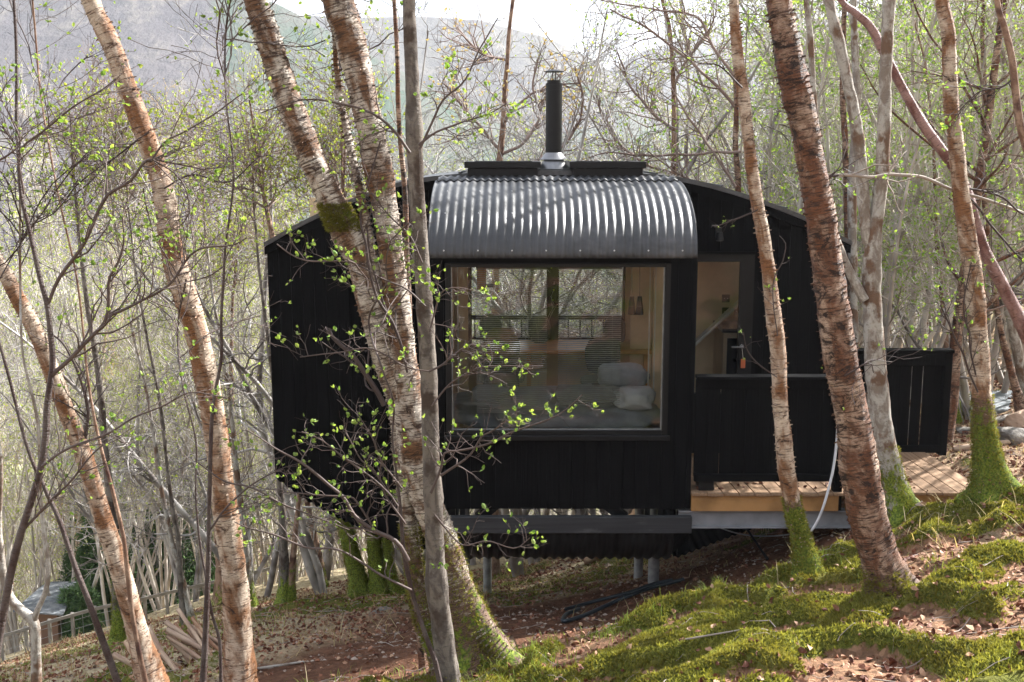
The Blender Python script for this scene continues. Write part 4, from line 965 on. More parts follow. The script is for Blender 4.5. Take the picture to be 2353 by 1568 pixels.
def fgtree(name,label,cat,stems,mat,limbs=(),twig='twig_dark',leaf='leaf',group=None,seed=1,sides=22,flakes=0,moss=None,flare=.5,fh=.25,fz=0,rough=.05,crown=None,ext=True,up=3.0,crown_n=7):
    rng=np.random.default_rng(seed);first=None;m=MB();tops=[];Pm=[]
    for k,st_ in enumerate(stems):
        pts,Y,foot=st_[:3];sc_={'alder_sapling':.78}.get(name,.84 if mat=='lichen' and seed==33 else 1);pts=[(q[0],q[1],q[2]*sc_,*q[3:]) for q in pts];P=trunk_path(pts,Y,up=st_[3] if len(st_)>3 else up)
        if foot: P=ext_ground(P)
        if first is None: first=P[0]; loc=np.array([P[0,0],P[0,1],float(ground(P[0,0],P[0,1]))]); root=thing(name,label,cat,loc,group)
        Q=trunk_mesh(m,P,sides,rough,moss,flare if foot else 0,fh,seed+k*7,flakes);Pm.append(Q)
        if len(st_)<4: tops.append(Q)
    tr=m.build('trunk',M[mat],root,smooth=True,bark=True)
    if fz and moss:
        fm=MB()
        for Q in Pm:
            mo=moss(Q)
            fuzz(fm,Q,np.where(mo>.25,mo,0),fz,rng,.022)
        if fm.n: fm.build('moss',M['moss'],tr)
    paths=[]
    for L in limbs:
        bm=MB()
        Pl=limb(*L) if not isinstance(L,np.ndarray) else L
        Pl[:,3]*=.85
        Pl[:,0]+=noise(np.arange(len(Pl))*.25,seed,0,3)*.012;Pl[:,2]+=noise(np.arange(len(Pl))*.25,seed+5,0,4)*.012
        tubes(bm,Pl[None,:,:3],Pl[None,:,3],7);paths.append((Pl[:,:3],Pl[:,3]))
        bm.build('branch',M[twig],root,smooth=True,bark=True)
    # upper crown above the frame
    if up and crown_n:
        for Q in tops:
            k=int(len(Q)*.72);R,q=resamp(Q[k:,:3],Q[k:,3],9)
            c,r=children(R[None],q[None],crown_n,.6,1.4,45,.05,.2,rng,.25,8,.5,.004,.3)
            tubes(bmc:=MB(),c,r,5);bmc.build('branch',M[twig],root,smooth=True)
            paths+= [(a,b) for a,b in zip(c,r)]
    cr=crown or {}
    if paths: foliage(root,paths,M[twig],M[leaf],rng,**cr)
    return root

# --- left side
T=fgtree('birch','leaning birch with peeling orange bark, the thickest on the open slope by the log pile','birch',
 [([(205,-5,42),(235,60,44),(262,120,45),(300,225,46),(345,345,48),(372,420,50),(385,490,53),(405,610,56),(445,735,58),(462,800,58),(480,900,60),(500,1040,58),(520,1200,60),(535,1300,60),(545,1400,64),(553,1568,68)],7.0,True)],
 'birch_orange',limbs=[([(340,300,6),(290,340,5),(225,400,4),(150,470,3)],6.95),([(375,430,5),(440,400,5),(520,420,4),(600,360,3)],6.9)],seed=11,flakes=1500,crown=dict(n1=14,l1=(.2,.6),n2=4,lsize=.026,lv=1.3))
fgtree('birch','orange barked birch curving in from beyond the left edge, lowest of the leaning pair','birch',
 [([(-60,520,30),(0,605,32),(40,680,36),(85,765,38),(125,870,40),(160,965,42),(195,1055,43),(232,1175,44),(268,1290,46),(308,1420,50),(350,1568,56)],7.6,True)],
 'birch_orange',limbs=[([(190,1040,9),(205,960,9),(190,880,8),(150,800,6),(110,760,5)],7.6)],seed=12,flakes=900,crown=dict(n1=12,lv=1.6,lsize=.026),crown_n=0,up=2)
fgtree('alder_sapling','slim greyish purple sapling nearest the camera at the left edge','sapling',
 [([(38,270,10),(44,360,11),(50,450,12),(68,530,13),(92,640,15),(107,700,16),(114,770,17),(118,842,18),(106,930,19),(103,996,20),(92,1075,20),(70,1150,21),(46,1225,22),(24,1310,23),(8,1400,24),(-8,1500,24),(-15,1600,25)],5.0,True)],
 'purple',limbs=[([(112,868,12),(160,820,12),(200,775,11),(237,735,10),(247,690,9),(247,640,8),(270,590,7),(288,545,5),(285,500,4)],5.0),
  ([(237,735,8),(300,700,8),(383,651,7),(452,575,6),(536,560,4),(570,548,3)],5.0),([(107,700,9),(130,640,10),(185,560,10),(230,475,10),(250,440,9),(300,410,8),(345,370,7),(390,375,5),(470,390,4)],5.0),
  ([(345,370,6),(375,325,5),(420,300,4),(500,250,4),(560,215,3)],4.95),([(50,450,6),(40,350,6),(90,300,6),(150,260,5),(210,215,4),(265,180,3)],4.9),
  ([(92,1075,8),(150,1030,7),(250,990,6),(330,950,5),(430,905,4),(520,915,3)],4.9),([(0,400,5),(-20,380,5),(40,330,5),(20,270,4),(-10,210,4)],4.9),
  ([(345,370,5),(410,410,4),(430,480,4),(405,520,3)],4.9),([(44,360,6),(20,320,5),(0,290,5)],5.0),([(46,1225,8),(110,1150,7),(160,1100,6),(235,1020,4)],5.0)],
 seed=13,sides=14,rough=.03,flare=.2,up=2.0,twig='twig_red',crown=dict(n1=14,l1=(.15,.5),n2=4,l2=(.06,.2),lv=1.25,lsize=.026,r1=.0022))
fgtree('alder_sapling','dark bare sapling leaning beside the lower orange birch','sapling',
 [([(60,1010,11),(103,1124,13),(136,1203,15),(171,1305,17),(205,1391,19),(239,1476,21),(272,1568,23)],6.6,True)],'purple',seed=14,sides=12,rough=.03,flare=.2,up=2.5,crown=dict(n1=6,lv=1.3,lsize=.026))
fgtree('alder_sapling','almost black thin sapling crossing in front of the lower orange birch','sapling',
 [([(200,860,8),(215,950,9),(236,1042,11),(260,1127,12),(284,1230,14),(294,1322,15),(304,1408,15),(321,1504,16),(336,1580,17)],6.9,True)],'rough_bark',seed=15,sides=10,rough=.03,flare=.2,up=2.5,crown=dict(n1=6,lv=1.2,lsize=.026))
fgtree('forked_sapling','pale yellowish sapling forking low in the bottom left corner','sapling',
 [([(0,1200,14),(3,1260,18),(8,1322,20),(22,1374,22),(50,1405,24),(77,1432,26),(82,1500,25),(84,1580,27)],6.0,True),([(92,1130,9),(96,1180,10),(102,1237,11),(111,1300,12),(106,1356,13),(88,1400,14),(78,1428,18)],6.0,False)],
 'lichen',seed=16,sides=14,rough=.03,flare=.2,up=1.5,crown=dict(n1=5,lv=1.0,lsize=.026))
fgtree('alder_sapling','slender dark stem standing just in front of the thickest left birch','sapling',
 [([(520,560,7),(515,640,9),(506,740,10),(506,826,11),(490,930,11),(484,1032,13),(479,1237,15),(475,1373,17),(468,1580,19)],6.4,True)],'purple',seed=17,sides=12,rough=.03,flare=.2,up=1.5,twig='twig_red',
 limbs=[([(484,1215,6),(520,1170,6),(570,1120,5),(620,1090,4),(650,1080,3)],6.4),([(455,1060,3),(520,1105,5),(580,1120,5),(660,1165,5),(730,1190,4),(800,1215,3)],6.3)],crown=dict(n1=6,lv=1.4,lsize=.03))
fgtree('alder_sapling','thin red brown shoot between the two stems by the left birch foot','sapling',
 [([(450,1130,5),(458,1237,7),(472,1322,8),(485,1408,9),(503,1476,10),(509,1580,11)],6.6,True)],'purple',seed=18,sides=9,rough=.02,flare=.1,up=1.2,twig='twig_red',crown=dict(n1=5,lv=1.0,lsize=.024))
# --- middle
mz=lambda P: np.clip(np.clip((-1.9-P[:,2])/1.3,0,1)*.4+.1+.34*np.exp(-((P[:,2]-A(790,500,6.9)[2])/.09)**2)*(P[:,0]<AX(828,520,6.9)),0,1)
fgtree('birch','large forked birch with cream bark and a mossy foot, in front of the cabin','birch',
 [([(775,-5,74),(800,70,72),(818,140,68),(838,230,66),(858,340,64),(872,410,62),(884,480,62),(895,560,62),(904,640,62),(914,730,66),(924,820,72),(936,900,80),(948,980,80),(962,1080,78),(985,1160,74),(1015,1235,74),(1040,1320,80),(1068,1400,88),(1095,1470,110),(1115,1540,150)],6.9,True),
  ([(585,-5,55),(608,60,60),(628,125,62),(655,205,64),(690,300,66),(725,380,66),(760,455,66),(795,530,68),(828,600,68),(850,680,68),(872,760,68),(890,830,66),(905,880,62),(925,950,50)],6.9,False),
  ([(918,1040,34),(930,1110,40),(940,1200,42),(952,1290,44),(964,1370,48),(985,1440,54),(1030,1520,66)],6.95,True),([(1085,1400,50,6.9),(1110,1460,60,6.85),(1150,1505,50,6.8),(1190,1535,26,6.75),(1225,1550,10,6.7)],6.9,False,0)],
 'birch_pale',limbs=[([(885,935,15),(868,905,14),(822,838,13),(790,795,11),(754,759,9)],6.8),([(905,760,9),(880,700,7),(862,640,6),(850,560,5),(838,520,4)],6.75),
  ([(938,860,6),(915,780,8),(880,700,8),(850,640,8),(838,560,7),(830,480,5),(870,330,4)],6.7)],
 seed=21,sides=28,flakes=2600,moss=mz,flare=.38,fh=.2,fz=4500,rough=.06,crown=dict(n1=4,lv=1.5,lsize=.03))
fgtree('alder','smooth grey trunk nearest the camera, overlapping the forked birch','alder',
 [([(938,-5,30),(940,60,31),(944,140,33),(948,230,36),(951,290,44),(953,360,38),(960,470,39),(966,560,40),(972,650,39),(978,740,40),(984,850,41),(988,960,42),(991,1060,42),(996,1150,46),(1000,1270,46),(1004,1340,58),(1012,1400,52),(1022,1500,54),(1034,1600,58)],6.2,True)],
 'alder_grey',seed=22,sides=22,rough=.045,flare=.15,moss=lambda P:np.clip((-2.75-P[:,2])/.6,0,1)*.42+.05,fz=900,twig='twig_red',
 limbs=[([(940,348,9),(905,300,8),(860,262,6),(790,238,6),(700,228,4),(600,260,3)],6.1),([(960,330,8),(1000,300,6),(1060,280,5),(1110,265,4),(1160,235,3)],6.1),([(962,340,7),(1010,240,6),(1060,190,5),(1100,110,4),(1150,40,3)],6.1),
  ([(988,1130,8),(1010,1075,8),(1020,1040,6),(1063,1034,6),(1127,1014,6),(1171,993,5),(1245,970,4),(1289,949,4),(1339,905,3)],6.0),([(984,850,6),(1010,838,6),(1025,826,6),(1054,803,6),(1086,791,5),(1120,800,3)],6.0),
  ([(990,930,5),(1030,880,5),(1075,855,4),(1116,841,4),(1171,838,3),(1245,841,3)],6.0),([(985,760,5),(1000,700,5),(1012,670,4),(1050,660,3),(1110,672,2)],6.0),
  ([(996,1180,6),(1060,1250,4),(1120,1242,4),(1180,1258,3),(1215,1235,3)],6.0),([(975,700,5),(930,660,5),(880,640,4),(800,600,4),(700,598,4),(640,560,3)],6.0),
  ([(968,600,5),(940,540,5),(900,500,4),(850,440,4)],6.1),([(1010,1090,8),(1075,1045,6),(1110,1000,5),(1130,990,4),(1165,960,3)],6.0),([(984,850,4),(930,840,4),(850,800,4),(760,810,3),(690,820,3)],6.05)],
 crown=dict(n1=10,l1=(.12,.38),n2=4,l2=(.06,.16),lv=1.35,lsize=.032,r1=.0021,wig=.3))
fgtree('alder_sapling','thin bent stem rising from the foot of the grey trunk with long leafy side branches','sapling',
 [([(900,1010,6),(912,1105,9),(922,1190,11),(929,1271,13),(940,1330,14),(952,1380,14),(977,1459,15),(998,1517,16),(1010,1570,17)],6.1,True)],'purple',seed=23,sides=12,rough=.03,flare=.1,up=.8,twig='twig_red',crown_n=3,
 limbs=[([(936,1285,13),(912,1244,13),(861,1220,12),(810,1186,11),(775,1134,9),(714,1080,8),(639,1032,5),(560,990,3)],6.0),([(943,1353,8),(878,1322,7),(793,1274,6),(707,1257,6),(628,1230,5),(536,1199,3)],6.0),
  ([(900,1140,6),(860,1100,5),(800,1060,5),(740,1020,4),(690,990,3)],5.9),([(861,1220,6),(820,1150,5),(780,1140,5),(700,1140,4),(640,1130,3)],5.95),([(912,1160,6),(860,1080,5),(830,1060,4),(790,1000,3)],6.0),
  ([(922,1120,6),(880,1060,5),(850,1000,4),(820,960,3)],6.0),([(929,1200,6),(890,1140,5),(870,1090,4),(880,1040,3)],6.0)],
 crown=dict(n1=8,l1=(.15,.42),n2=4,l2=(.06,.18),lv=1.5,lsize=.03,r1=.0021,wig=.3))
fgtree('birch','slim orange birch stem squeezed between the forked birch and the grey trunk','birch',
 [([(905,-5,10),(915,200,11),(921,330,12),(926,400,13),(932,480,14),(935,560,15),(938,700,15),(940,900,16),(945,1100,16),(950,1300,18),(968,1480,20),(975,1560,22)],7.3,True)],'birch_dark',seed=24,sides=12,rough=.04,flare=.1,up=1.5,crown_n=3,crown=dict(n1=4,lv=1,lsize=.026))
# --- right
fgtree('birch','slim pale birch with a bright mossy foot in front of the railing','birch',
 [([(1684,-5,24),(1690,80,27),(1700,170,29),(1709,230,29),(1718,310,30),(1727,380,31),(1740,460,32),(1752,530,33),(1762,600,34),(1770,660,35),(1778,730,37),(1787,790,38),(1790,860,39),(1792,930,38),(1798,1000,40),(1803,1060,41),(1812,1120,42),(1825,1185,44),(1841,1240,48),(1852,1290,62)],7.8,True)],
 'birch_orange',seed=31,sides=22,flakes=1100,moss=lambda P:np.clip((-2.42-P[:,2])/.2,0,1)*.8,fz=3500,flare=.3,fh=.12,rough=.05,twig='twig_dark',
 limbs=[([(1784,865,3),(1740,835,4),(1715,800,3),(1706,760,2)],7.7),([(1785,770,3),(1775,650,3),(1800,590,3),(1808,560,2),(1790,540,2)],7.7),([(1704,200,5),(1650,150,4),(1600,140,3),(1540,100,3)],7.7),([(1740,480,4),(1690,505,4),(1640,520,2)],7.7)],crown=dict(n1=4,l1=(.08,.25),n2=2,l2=(.04,.1),lv=1.3,lsize=.022,r1=.0018))
fgtree('birch','thick dark and orange birch with peeling bark and a mossy root spread on the bank','birch',
 [([(1788,-5,60),(1800,60,61),(1815,140,66),(1830,215,70),(1843,270,70),(1857,350,68),(1872,430,70),(1886,510,71),(1898,590,72),(1908,660,75),(1922,750,78),(1932,820,80),(1946,890,81),(1958,960,83),(1970,1030,85),(1980,1100,86),(1992,1170,86),(2008,1240,85),(2030,1310,88),(2052,1370,100),(2072,1425,125)],6.5,True),([(2030,1290,40,6.45),(2052,1345,50,6.42),(2085,1385,46,6.42),(2130,1398,34,6.45),(2175,1392,20,6.6),(2215,1385,8,6.75)],6.5,False,0)],
 'birch_dark',seed=32,sides=30,flakes=3600,moss=lambda P:np.clip((-2.28-P[:,2])/.6,0,1)*.66,fz=5000,flare=.45,fh=.16,rough=.07,
 limbs=[([(1895,560,7),(1930,405,7),(1890,405,7)][::-1][:2],6.6),([(1945,860,5),(2000,835,4),(2010,860,3)],6.4)],crown=dict(n1=3,lv=1,lsize=.024))
fgtree('alder','stout grey lichened tree forking above the deck, green moss at its foot','alder',
 [([(2045,-5,36),(2038,100,36),(2033,200,37),(2030,300,38),(2026,400,40),(2016,480,42),(2005,560,48),(2002,640,52),(2003,720,54),(2008,800,58),(2014,880,60),(2022,960,63),(2034,1030,68),(2048,1100,76),(2062,1165,92)],9.2,True),
  ([(1903,-5,30),(1925,90,32),(1945,180,32),(1962,260,34),(1975,340,34),(1983,420,34),(1988,500,34),(1994,560,32)],9.2,False),
  ([(1852,-5,16),(1862,90,17),(1868,200,17),(1875,290,18),(1885,380,19),(1900,470,20),(1922,550,22),(1950,620,24),(1985,690,28)],9.15,False)],
 'lichen',seed=33,sides=24,moss=lambda P:np.clip((-2.3-P[:,2])/.75,0,1)*.6+.14,fz=3500,flare=.35,fh=.14,rough=.06,leaf='leaf_r',twig='twig_pale',limbs=[([(1890,405,8),(1940,400,9),(2000,410,9),(2060,402,9),(2120,408,9),(2170,432,9),(2230,450,8),(2300,470,8),(2380,500,8)],9.0)],crown=dict(n1=8,l1=(.2,.6),n2=4,lv=1.6,lsize=.034))
fgtree('birch','tall orange birch with a very mossy swollen foot at the corner of the deck','birch',
 [([(2163,-5,32),(2178,70,34),(2183,160,35),(2185,240,35),(2193,310,36),(2203,400,38),(2212,460,40),(2222,540,42),(2234,620,43),(2243,700,45),(2249,780,46),(2253,850,47),(2256,920,50),(2262,990,54),(2272,1060,66),(2285,1120,86),(2292,1160,110)],8.9,True)],
 'birch_orange',seed=34,sides=24,flakes=900,moss=lambda P:np.clip((-1.75-P[:,2])/.55,0,1)*.75,fz=5200,flare=.5,fh=.16,rough=.06,leaf='leaf_r',limbs=[([(2245,900,5),(2215,820,6),(2190,760,5),(2160,700,4)],8.8),([(2240,860,5),(2225,760,5),(2215,690,4),(2230,600,3)],8.8),([(2215,430,7),(2290,450,6),(2353,490,5)],8.9)],crown=dict(n1=8,l1=(.2,.5),n2=4,lv=1.4,lsize=.034))
fgtree('leaning_cherry','purple brown trunk leaning steeply across behind the tall orange birch','cherry',
 [([(1925,-10,15),(1965,28,18),(2000,62,21),(2030,120,22),(2060,175,23),(2090,230,23),(2125,290,24),(2165,345,25),(2200,395,26),(2225,450,27),(2245,520,28),(2265,580,29),(2300,650,30),(2345,740,32),(2400,850,34),(2450,950,36)],9.6,True)],
 'cherry',seed=35,sides=18,rough=.04,flare=.2,leaf='leaf_r',limbs=[([(2225,450,7),(2280,520,6),(2353,600,5)],9.5)],crown=dict(n1=8,lv=1.4,lsize=.036))
fgtree('dark_sapling','dark bent stem at the top right edge beyond the leaning purple trunk','sapling',
 [([(2288,-5,14),(2305,60,16),(2322,130,17),(2330,200,18),(2342,280,19),(2365,360,21),(2400,470,22),(2450,700,24),(2490,950,26)],8.4,True)],'rough_bark',seed=36,sides=14,rough=.04,flare=.1,leaf='leaf_r',limbs=[([(2330,180,6),(2300,200,5),(2250,210,4),(2200,260,3)],8.4)],crown=dict(n1=9,lv=1.8,lsize=.036))

# --- middle distance trees, each on its own foot
def foot(px,py,Y0=13.5):
    p=onG(px,py,Y0,40,0);return p
def mid(label,pts,mat,seed,moss=.8,mz=.8,limbs=(),leaf='leaf_b',twig='thicket_d',name='alder',fz=500,n1=6,group=None,up=4.0,lv=1.6,flare=.4,Y=None,fat=1):
    f=foot(pts[-1][0],pts[-1][1]) if Y is None else A(pts[-1][0],pts[-1][1],Y)
    Yf=float(f[1]);zg=float(f[2])
    st=[(a,b,w_*fat) for a,b,w_ in pts]
    fgtree(name,label,name.split('_')[0],[(st,Yf,True)],mat,limbs=limbs,seed=seed,sides=12,moss=lambda P:np.clip((zg+mz-P[:,2])/mz,0,1)*moss,fz=fz,flare=flare,fh=.2,rough=.07,leaf=leaf,twig=twig,group=group,up=up,crown=dict(n1=n1,l1=(.4,1.1),n2=5,l2=(.15,.5),lv=lv,lsize=.045,r1=.0045),crown_n=14)
mid('mossy trunk, bright green almost to its fork, downhill of the forked birch',[(745,1040,26),(770,1130,30),(793,1203,36),(806,1262,38),(823,1330,42),(836,1415,58)],'rough_bark',41,1.0,3.0,fz=6000)
mid('stout moss coated trunk second downhill of the forked birch, against the cabin hull',[(845,1080,24),(852,1160,30),(858,1233,34),(866,1305,38),(876,1385,52)],'rough_bark',42,1.0,3.0,fz=5000)
mid('moss coated trunk leaning against its stout mossy neighbour below the hull',[(870,1120,20),(880,1190,24),(889,1244,26),(896,1322,30),(914,1384,42)],'rough_bark',43,1.0,3.0,fz=3500)
mid('grey alder with moss only at the foot, beside the mossy trunks on the lit slope',[(640,1090,14),(648,1180,18),(652,1288,22),(656,1388,32)],'alder_grey',44)
mid('dark stemmed alder sharing a mossy foot beside the grey one on the lit slope',[(688,1150,11),(680,1220,13),(672,1290,16),(667,1384,22)],'rough_bark',45)
mid('slim alder leaning downhill with a green foot, nearest the cabin hull corner',[(700,1120,12),(716,1200,14),(731,1271,16),(741,1352,26)],'rough_bark',46)
mid('pale slim alder standing behind the thickest left birch',[(545,1100,14),(556,1180,16),(563,1254,18),(576,1395,26)],'lichen',47)
mid('alder with a green and yellow base behind the lower orange birch',[(244,1060,18),(255,1150,22),(263,1237,25),(271,1380,27),(275,1500,38)],'alder_grey',48,.9,1.2,fz=2500)
mid('thin grey alder of a crossing pair by the wire fence',[(390,1120,10),(400,1180,12),(409,1250,13),(426,1447,20)],'alder_grey',49,.6,.3)
mid('thin pale alder of a crossing pair by the wire fence, green at the foot',[(372,1130,10),(384,1190,11),(396,1250,12),(420,1340,14),(443,1442,22)],'lichen',50,.8,.35)
mid('gnarled alder with a dark mossy foot beyond the thickest left birch',[(520,1120,16),(512,1220,20),(508,1300,26),(512,1390,40)],'rough_bark',51,.6,.8)
mid('small mossy alder half hidden behind the log pile birch foot',[(492,1150,12),(500,1240,16),(507,1330,20),(503,1392,26)],'rough_bark',52,.6,.8)
mid('orange barked birch standing beyond the far railing',[(1936,180,14),(1940,300,15),(1944,420,16),(1950,560,18),(1955,680,20),(1958,860,24)],'birch_dark',53,.2,.3,leaf='leaf_r',name='birch',Y=13)
mid('crooked dark alder rising behind the rooflights left of the flue',[(1180,-5,8),(1172,60,9),(1165,140,10),(1158,220,11),(1156,290,13),(1150,350,15),(1140,500,17),(1138,800,20)],'rough_bark',54,.2,.3,leaf='bud_orange',Y=16,n1=14,limbs=[([(1150,350,9),(1110,300,8),(1060,240,6),(1020,190,4)],16),([(1146,360,9),(1200,330,8),(1240,270,7),(1225,200,6),(1240,130,4)],16),([(1155,290,8),(1190,240,7),(1260,200,5),(1330,190,3)],16),([(1165,140,8),(1100,120,7),(1050,60,5)],16),([(1140,480,9),(1200,390,9),(1300,330,7),(1340,240,6),(1320,150,4)],16)])
mid('dark straight alder rising behind the cabin right of the flue',[(1520,-5,8),(1538,60,9),(1545,150,10),(1548,260,11),(1548,400,13),(1550,600,15),(1552,850,18)],'rough_bark',55,.2,.3,Y=16,n1=13,limbs=[([(1548,300,9),(1500,260,8),(1450,200,6),(1420,120,4)],16),([(1546,200,8),(1590,120,7),(1640,60,5)],16),([(1548,400,8),(1470,370,7),(1400,300,6),(1370,220,4)],16)])
mid('reddish birch behind the slim pale birch over the curved roof end',[(1690,180,12),(1692,260,13),(1690,330,14),(1696,420,15),(1700,560,16),(1705,850,20)],'birch_dark',56,.2,.3,leaf='leaf_r',name='birch',Y=14,n1=12,limbs=[([(1692,250,9),(1640,190,8),(1560,120,7),(1480,60,6),(1400,20,4)],14),([(1690,430,8),(1640,350,7),(1590,280,6),(1540,200,4)],13.9),([(1702,350,8),(1620,352,7),(1500,358,6),(1400,350,4),(1350,362,3)],13.9),([(1695,500,7),(1620,440,6),(1560,400,5),(1480,340,3)],13.8),([(1690,180,9),(1640,110,8),(1600,40,7),(1500,20,5),(1380,0,3)],14)])
mid('grey alder with a white flecked trunk behind the lichened tree',[(1960,-5,16),(1965,120,18),(1968,240,18),(1960,380,20),(1958,520,22),(1962,900,26)],'lichen',57,.2,.3,leaf='leaf_r',Y=12.5,n1=8)
mid('pale trunk leaning behind the tall orange birch at the edge of the litter',[(2300,560,14),(2300,640,18),(2318,720,20),(2335,800,22),(2350,880,26),(2360,915,34)],'lichen',58,.5,.4,leaf='leaf_r',Y=14,n1=8)
mid('slim mossy footed alder just beyond the railing post',[(2152,560,9),(2164,680,10),(2174,780,12),(2184,860,13),(2196,925,20)],'rough_bark',59,.8,.6,leaf='leaf_r',Y=14.5,n1=7)
mid('reddish slim tree by the stone slabs',[(2258,60,10),(2262,200,11),(2265,330,12),(2262,450,13),(2280,620,14),(2300,760,15),(2330,880,18),(2345,930,26)],'birch_dark',60,.2,.3,leaf='leaf_r',name='birch',Y=13.6,n1=9)
# ================================================================ the thicket: prototypes, then one object per tree
def proto(kind,seed):
    rng=np.random.default_rng(seed);st=MB();tw=MB();lf=MB()
    cfg=dict(slim=(4,(8,11),.034,(.28,.12),34,.07),tall=(2,(10,13),.06,(.14,.1),40,.05),crook=(2,(7,9.5),.075,(.3,.3),58,.02),straight=(1,(9,12),.08,(.08,.08),52,.03),leafy=(3,(6,9),.05,(.25,.2),48,.03))[kind]
    ns,H,r0,(lean,bend),ang,up=cfg;PP=[];RR=[]
    for s in range(ns):
        h=rng.uniform(*H);a=rng.uniform(0,2*np.pi);d=np.array([math.cos(a)*lean,math.sin(a)*lean,1.0])
        P=[np.array([math.cos(a)*.08*(ns>1),math.sin(a)*.08*(ns>1),-.3])];cur=d/np.linalg.norm(d)
        for i in range(11):
            cur=cur+np.append(rng.normal(size=2)*bend*.35,0);cur[2]=max(cur[2],.75);cur/=np.linalg.norm(cur);P.append(P[-1]+cur*h/11)
        PP.append(P);RR.append(r0*rng.uniform(.8,1.15)*np.linspace(1,.12,12))
    PP=np.array(PP);RR=np.array(RR);tubes(st,PP,RR,7)
    nb=dict(slim=11,tall=22,crook=20,straight=26,leafy=15)[kind]
    c1,q1=children(PP,RR,nb,1.0,3.0,ang,up,.12 if kind!='crook' else .28,rng,.2,8,.45,.005,.3)
    c2,q2=children(c1,q1,6,.5,1.4,ang*1.05,up,.16 if kind!='crook' else .3,rng,.12,6,.55,.0042,.5)
    c3,q3=children(c2,q2,4,.2,.65,45,up,.2 if kind!='crook' else .35,rng,.15,4,.7,.0034,.6)
    tubes(st,c1,q1,5);tubes(tw,c2,q2,3);tubes(tw,c3,q3,3)
    nl=dict(slim=5.0,tall=6,crook=.9,straight=2.8,leafy=4.2)[kind]
    n=int(len(c3)*nl);ix=rng.integers(0,len(c3),n);k=rng.integers(1,4,n)
    leaves(lf,c3[ix,k],(c3[ix,k]-c3[ix,k-1])/.2+rng.normal(size=(n,3))*.7,dict(tall=.03,slim=.034,crook=.028,straight=.042,leafy=.046)[kind],rng,simple=True)
    return st,tw,lf
KM=dict(slim=('thicket','leaf_b'),tall=('thicket_o','bud_orange'),crook=('thicket_c','leaf_b'),straight=('thicket_d','leaf_r'),leafy=('thicket','leaf_r'))
PROT={}
for kind,n in (('slim',3),('tall',2),('crook',2),('straight',2),('leafy',2)):
    PROT[kind]=[]
    for i in range(n):
        st,tw,lf=proto(kind,hash(kind)%1 + 100+len(kind)*31+i*7)
        tm,lm=KM[kind]
        h=bpy.data.objects.new('tree_source',None)
        a=st.build('trunk',M[tm if kind!='straight' else 'birch_dark'],smooth=True,bark=True);b=tw.build('crown',M[tm],smooth=True);c=lf.build('leaves',M[lm])
        PROT[kind].append([a.data,b.data,c.data])
        for o in (a,b,c): bpy.data.objects.remove(o)
        bpy.data.objects.remove(h)
NAMES=dict(slim=('coppiced_hazel','hazel'),tall=('budding_birch','birch'),crook=('crooked_oak','oak'),straight=('slim_birch','birch'),leafy=('leafy_rowan','rowan'))
first={}
def plant(kind,x,y,label,group,rng,s=1.0):
    z=float(ground(x,y));nm,cat=NAMES[kind]
    me=PROT[kind][int(rng.integers(0,len(PROT[kind])))]
    if id(me) not in first:
        r=thing(nm,label,cat,(x,y,z),group);parts=[]
        for part,md in zip(('trunk','crown','leaves'),me):
            o=bpy.data.objects.new(part,md);C.objects.link(o);parts.append(o)
        parts[0].parent=r;parts[1].parent=r;parts[2].parent=parts[1]
        first[id(me)]=(r,parts)
    else:
        r0,p0=first[id(me)];r=r0.copy();C.objects.link(r);r.location=(x,y,z);ps=[]
        for p in p0:
            c=p.copy();C.objects.link(c);ps.append(c)
        ps[0].parent=r;ps[1].parent=r;ps[2].parent=ps[1]
        tag(r,label,cat,group)
    r.rotation_euler=(float(rng.normal()*.05),float(-.06+rng.normal()*.06),float(rng.uniform(0,6.28)));s=s*float(rng.uniform(.8,1.15));r.scale=(s,s,s)
rng=np.random.default_rng(77)
L1='pale many stemmed shrub tree with lime leaves in the thicket downhill of the cabin'
L2='slender tree hazed with orange and yellow buds on the slope under the mountain'
L3='crooked bare tree with tangled pale twigs behind the cabin roof'
L6='small crooked tree with dark tangled twigs between the fence and the cabin end'
L4='slim reddish birch among many in the wood uphill of the deck'
L5='small tree with fresh green leaves in the wood uphill of the deck'
def far_from_cabin(x,y): return not(-3.6<x<4.2 and 8<y<14.4) and not (x>2 and y<12)
cnt=0;placed=[]
def scatter(n,yr,fx,kinds,grp,mind,s=1.0,pw=1.0):
    k=0;tries=0
    while k<n and tries<n*40:
        tries+=1
        y=yr[0]+(yr[1]-yr[0])*rng.uniform()**pw;f=rng.uniform(*fx);x=f*y*.46
        if not far_from_cabin(x,y): continue
        if any((x-a)**2+(y-b)**2<mind**2 for a,b in placed): continue
        kd=kinds[int(rng.integers(0,len(kinds)))]
        plant(kd,x,y,{'slim':L1,'tall':L2,'crook':L3,'straight':L4,'leafy':L5}[kd],grp[kd],rng,s);placed.append((x,y));k+=1
G=dict(slim='shrubby trees of the downhill thicket',tall='budding trees on the far slope',crook='bare trees behind the cabin',straight='slim birches uphill of the deck',leafy='leafy small trees uphill of the deck')
scatter(84,(21,36),(-1.15,-.22),['slim'],G,.95,.95)
scatter(34,(27,46),(-1.15,-.1),['slim','slim','tall'],G,1.4,1.0)
scatter(30,(22,42),(-1.2,-.5),['tall'],G,1.5,1.15)
scatter(22,(16,34),(-.28,.55),['crook','crook','slim'],G,1.5,.9)
scatter(16,(30,50),(-.2,.7),['slim','crook'],G,1.8,.9)
scatter(62,(12.6,30),(.5,1.2),['leafy','leafy','slim','straight','leafy'],G,1.0,.9)
scatter(20,(28,45),(.4,1.1),['straight','leafy'],G,1.6,1.0)
for (x,y) in ((7.5,5.0),(9.5,7.5)): plant('straight',x,y,L4,G['straight'],rng,.8)
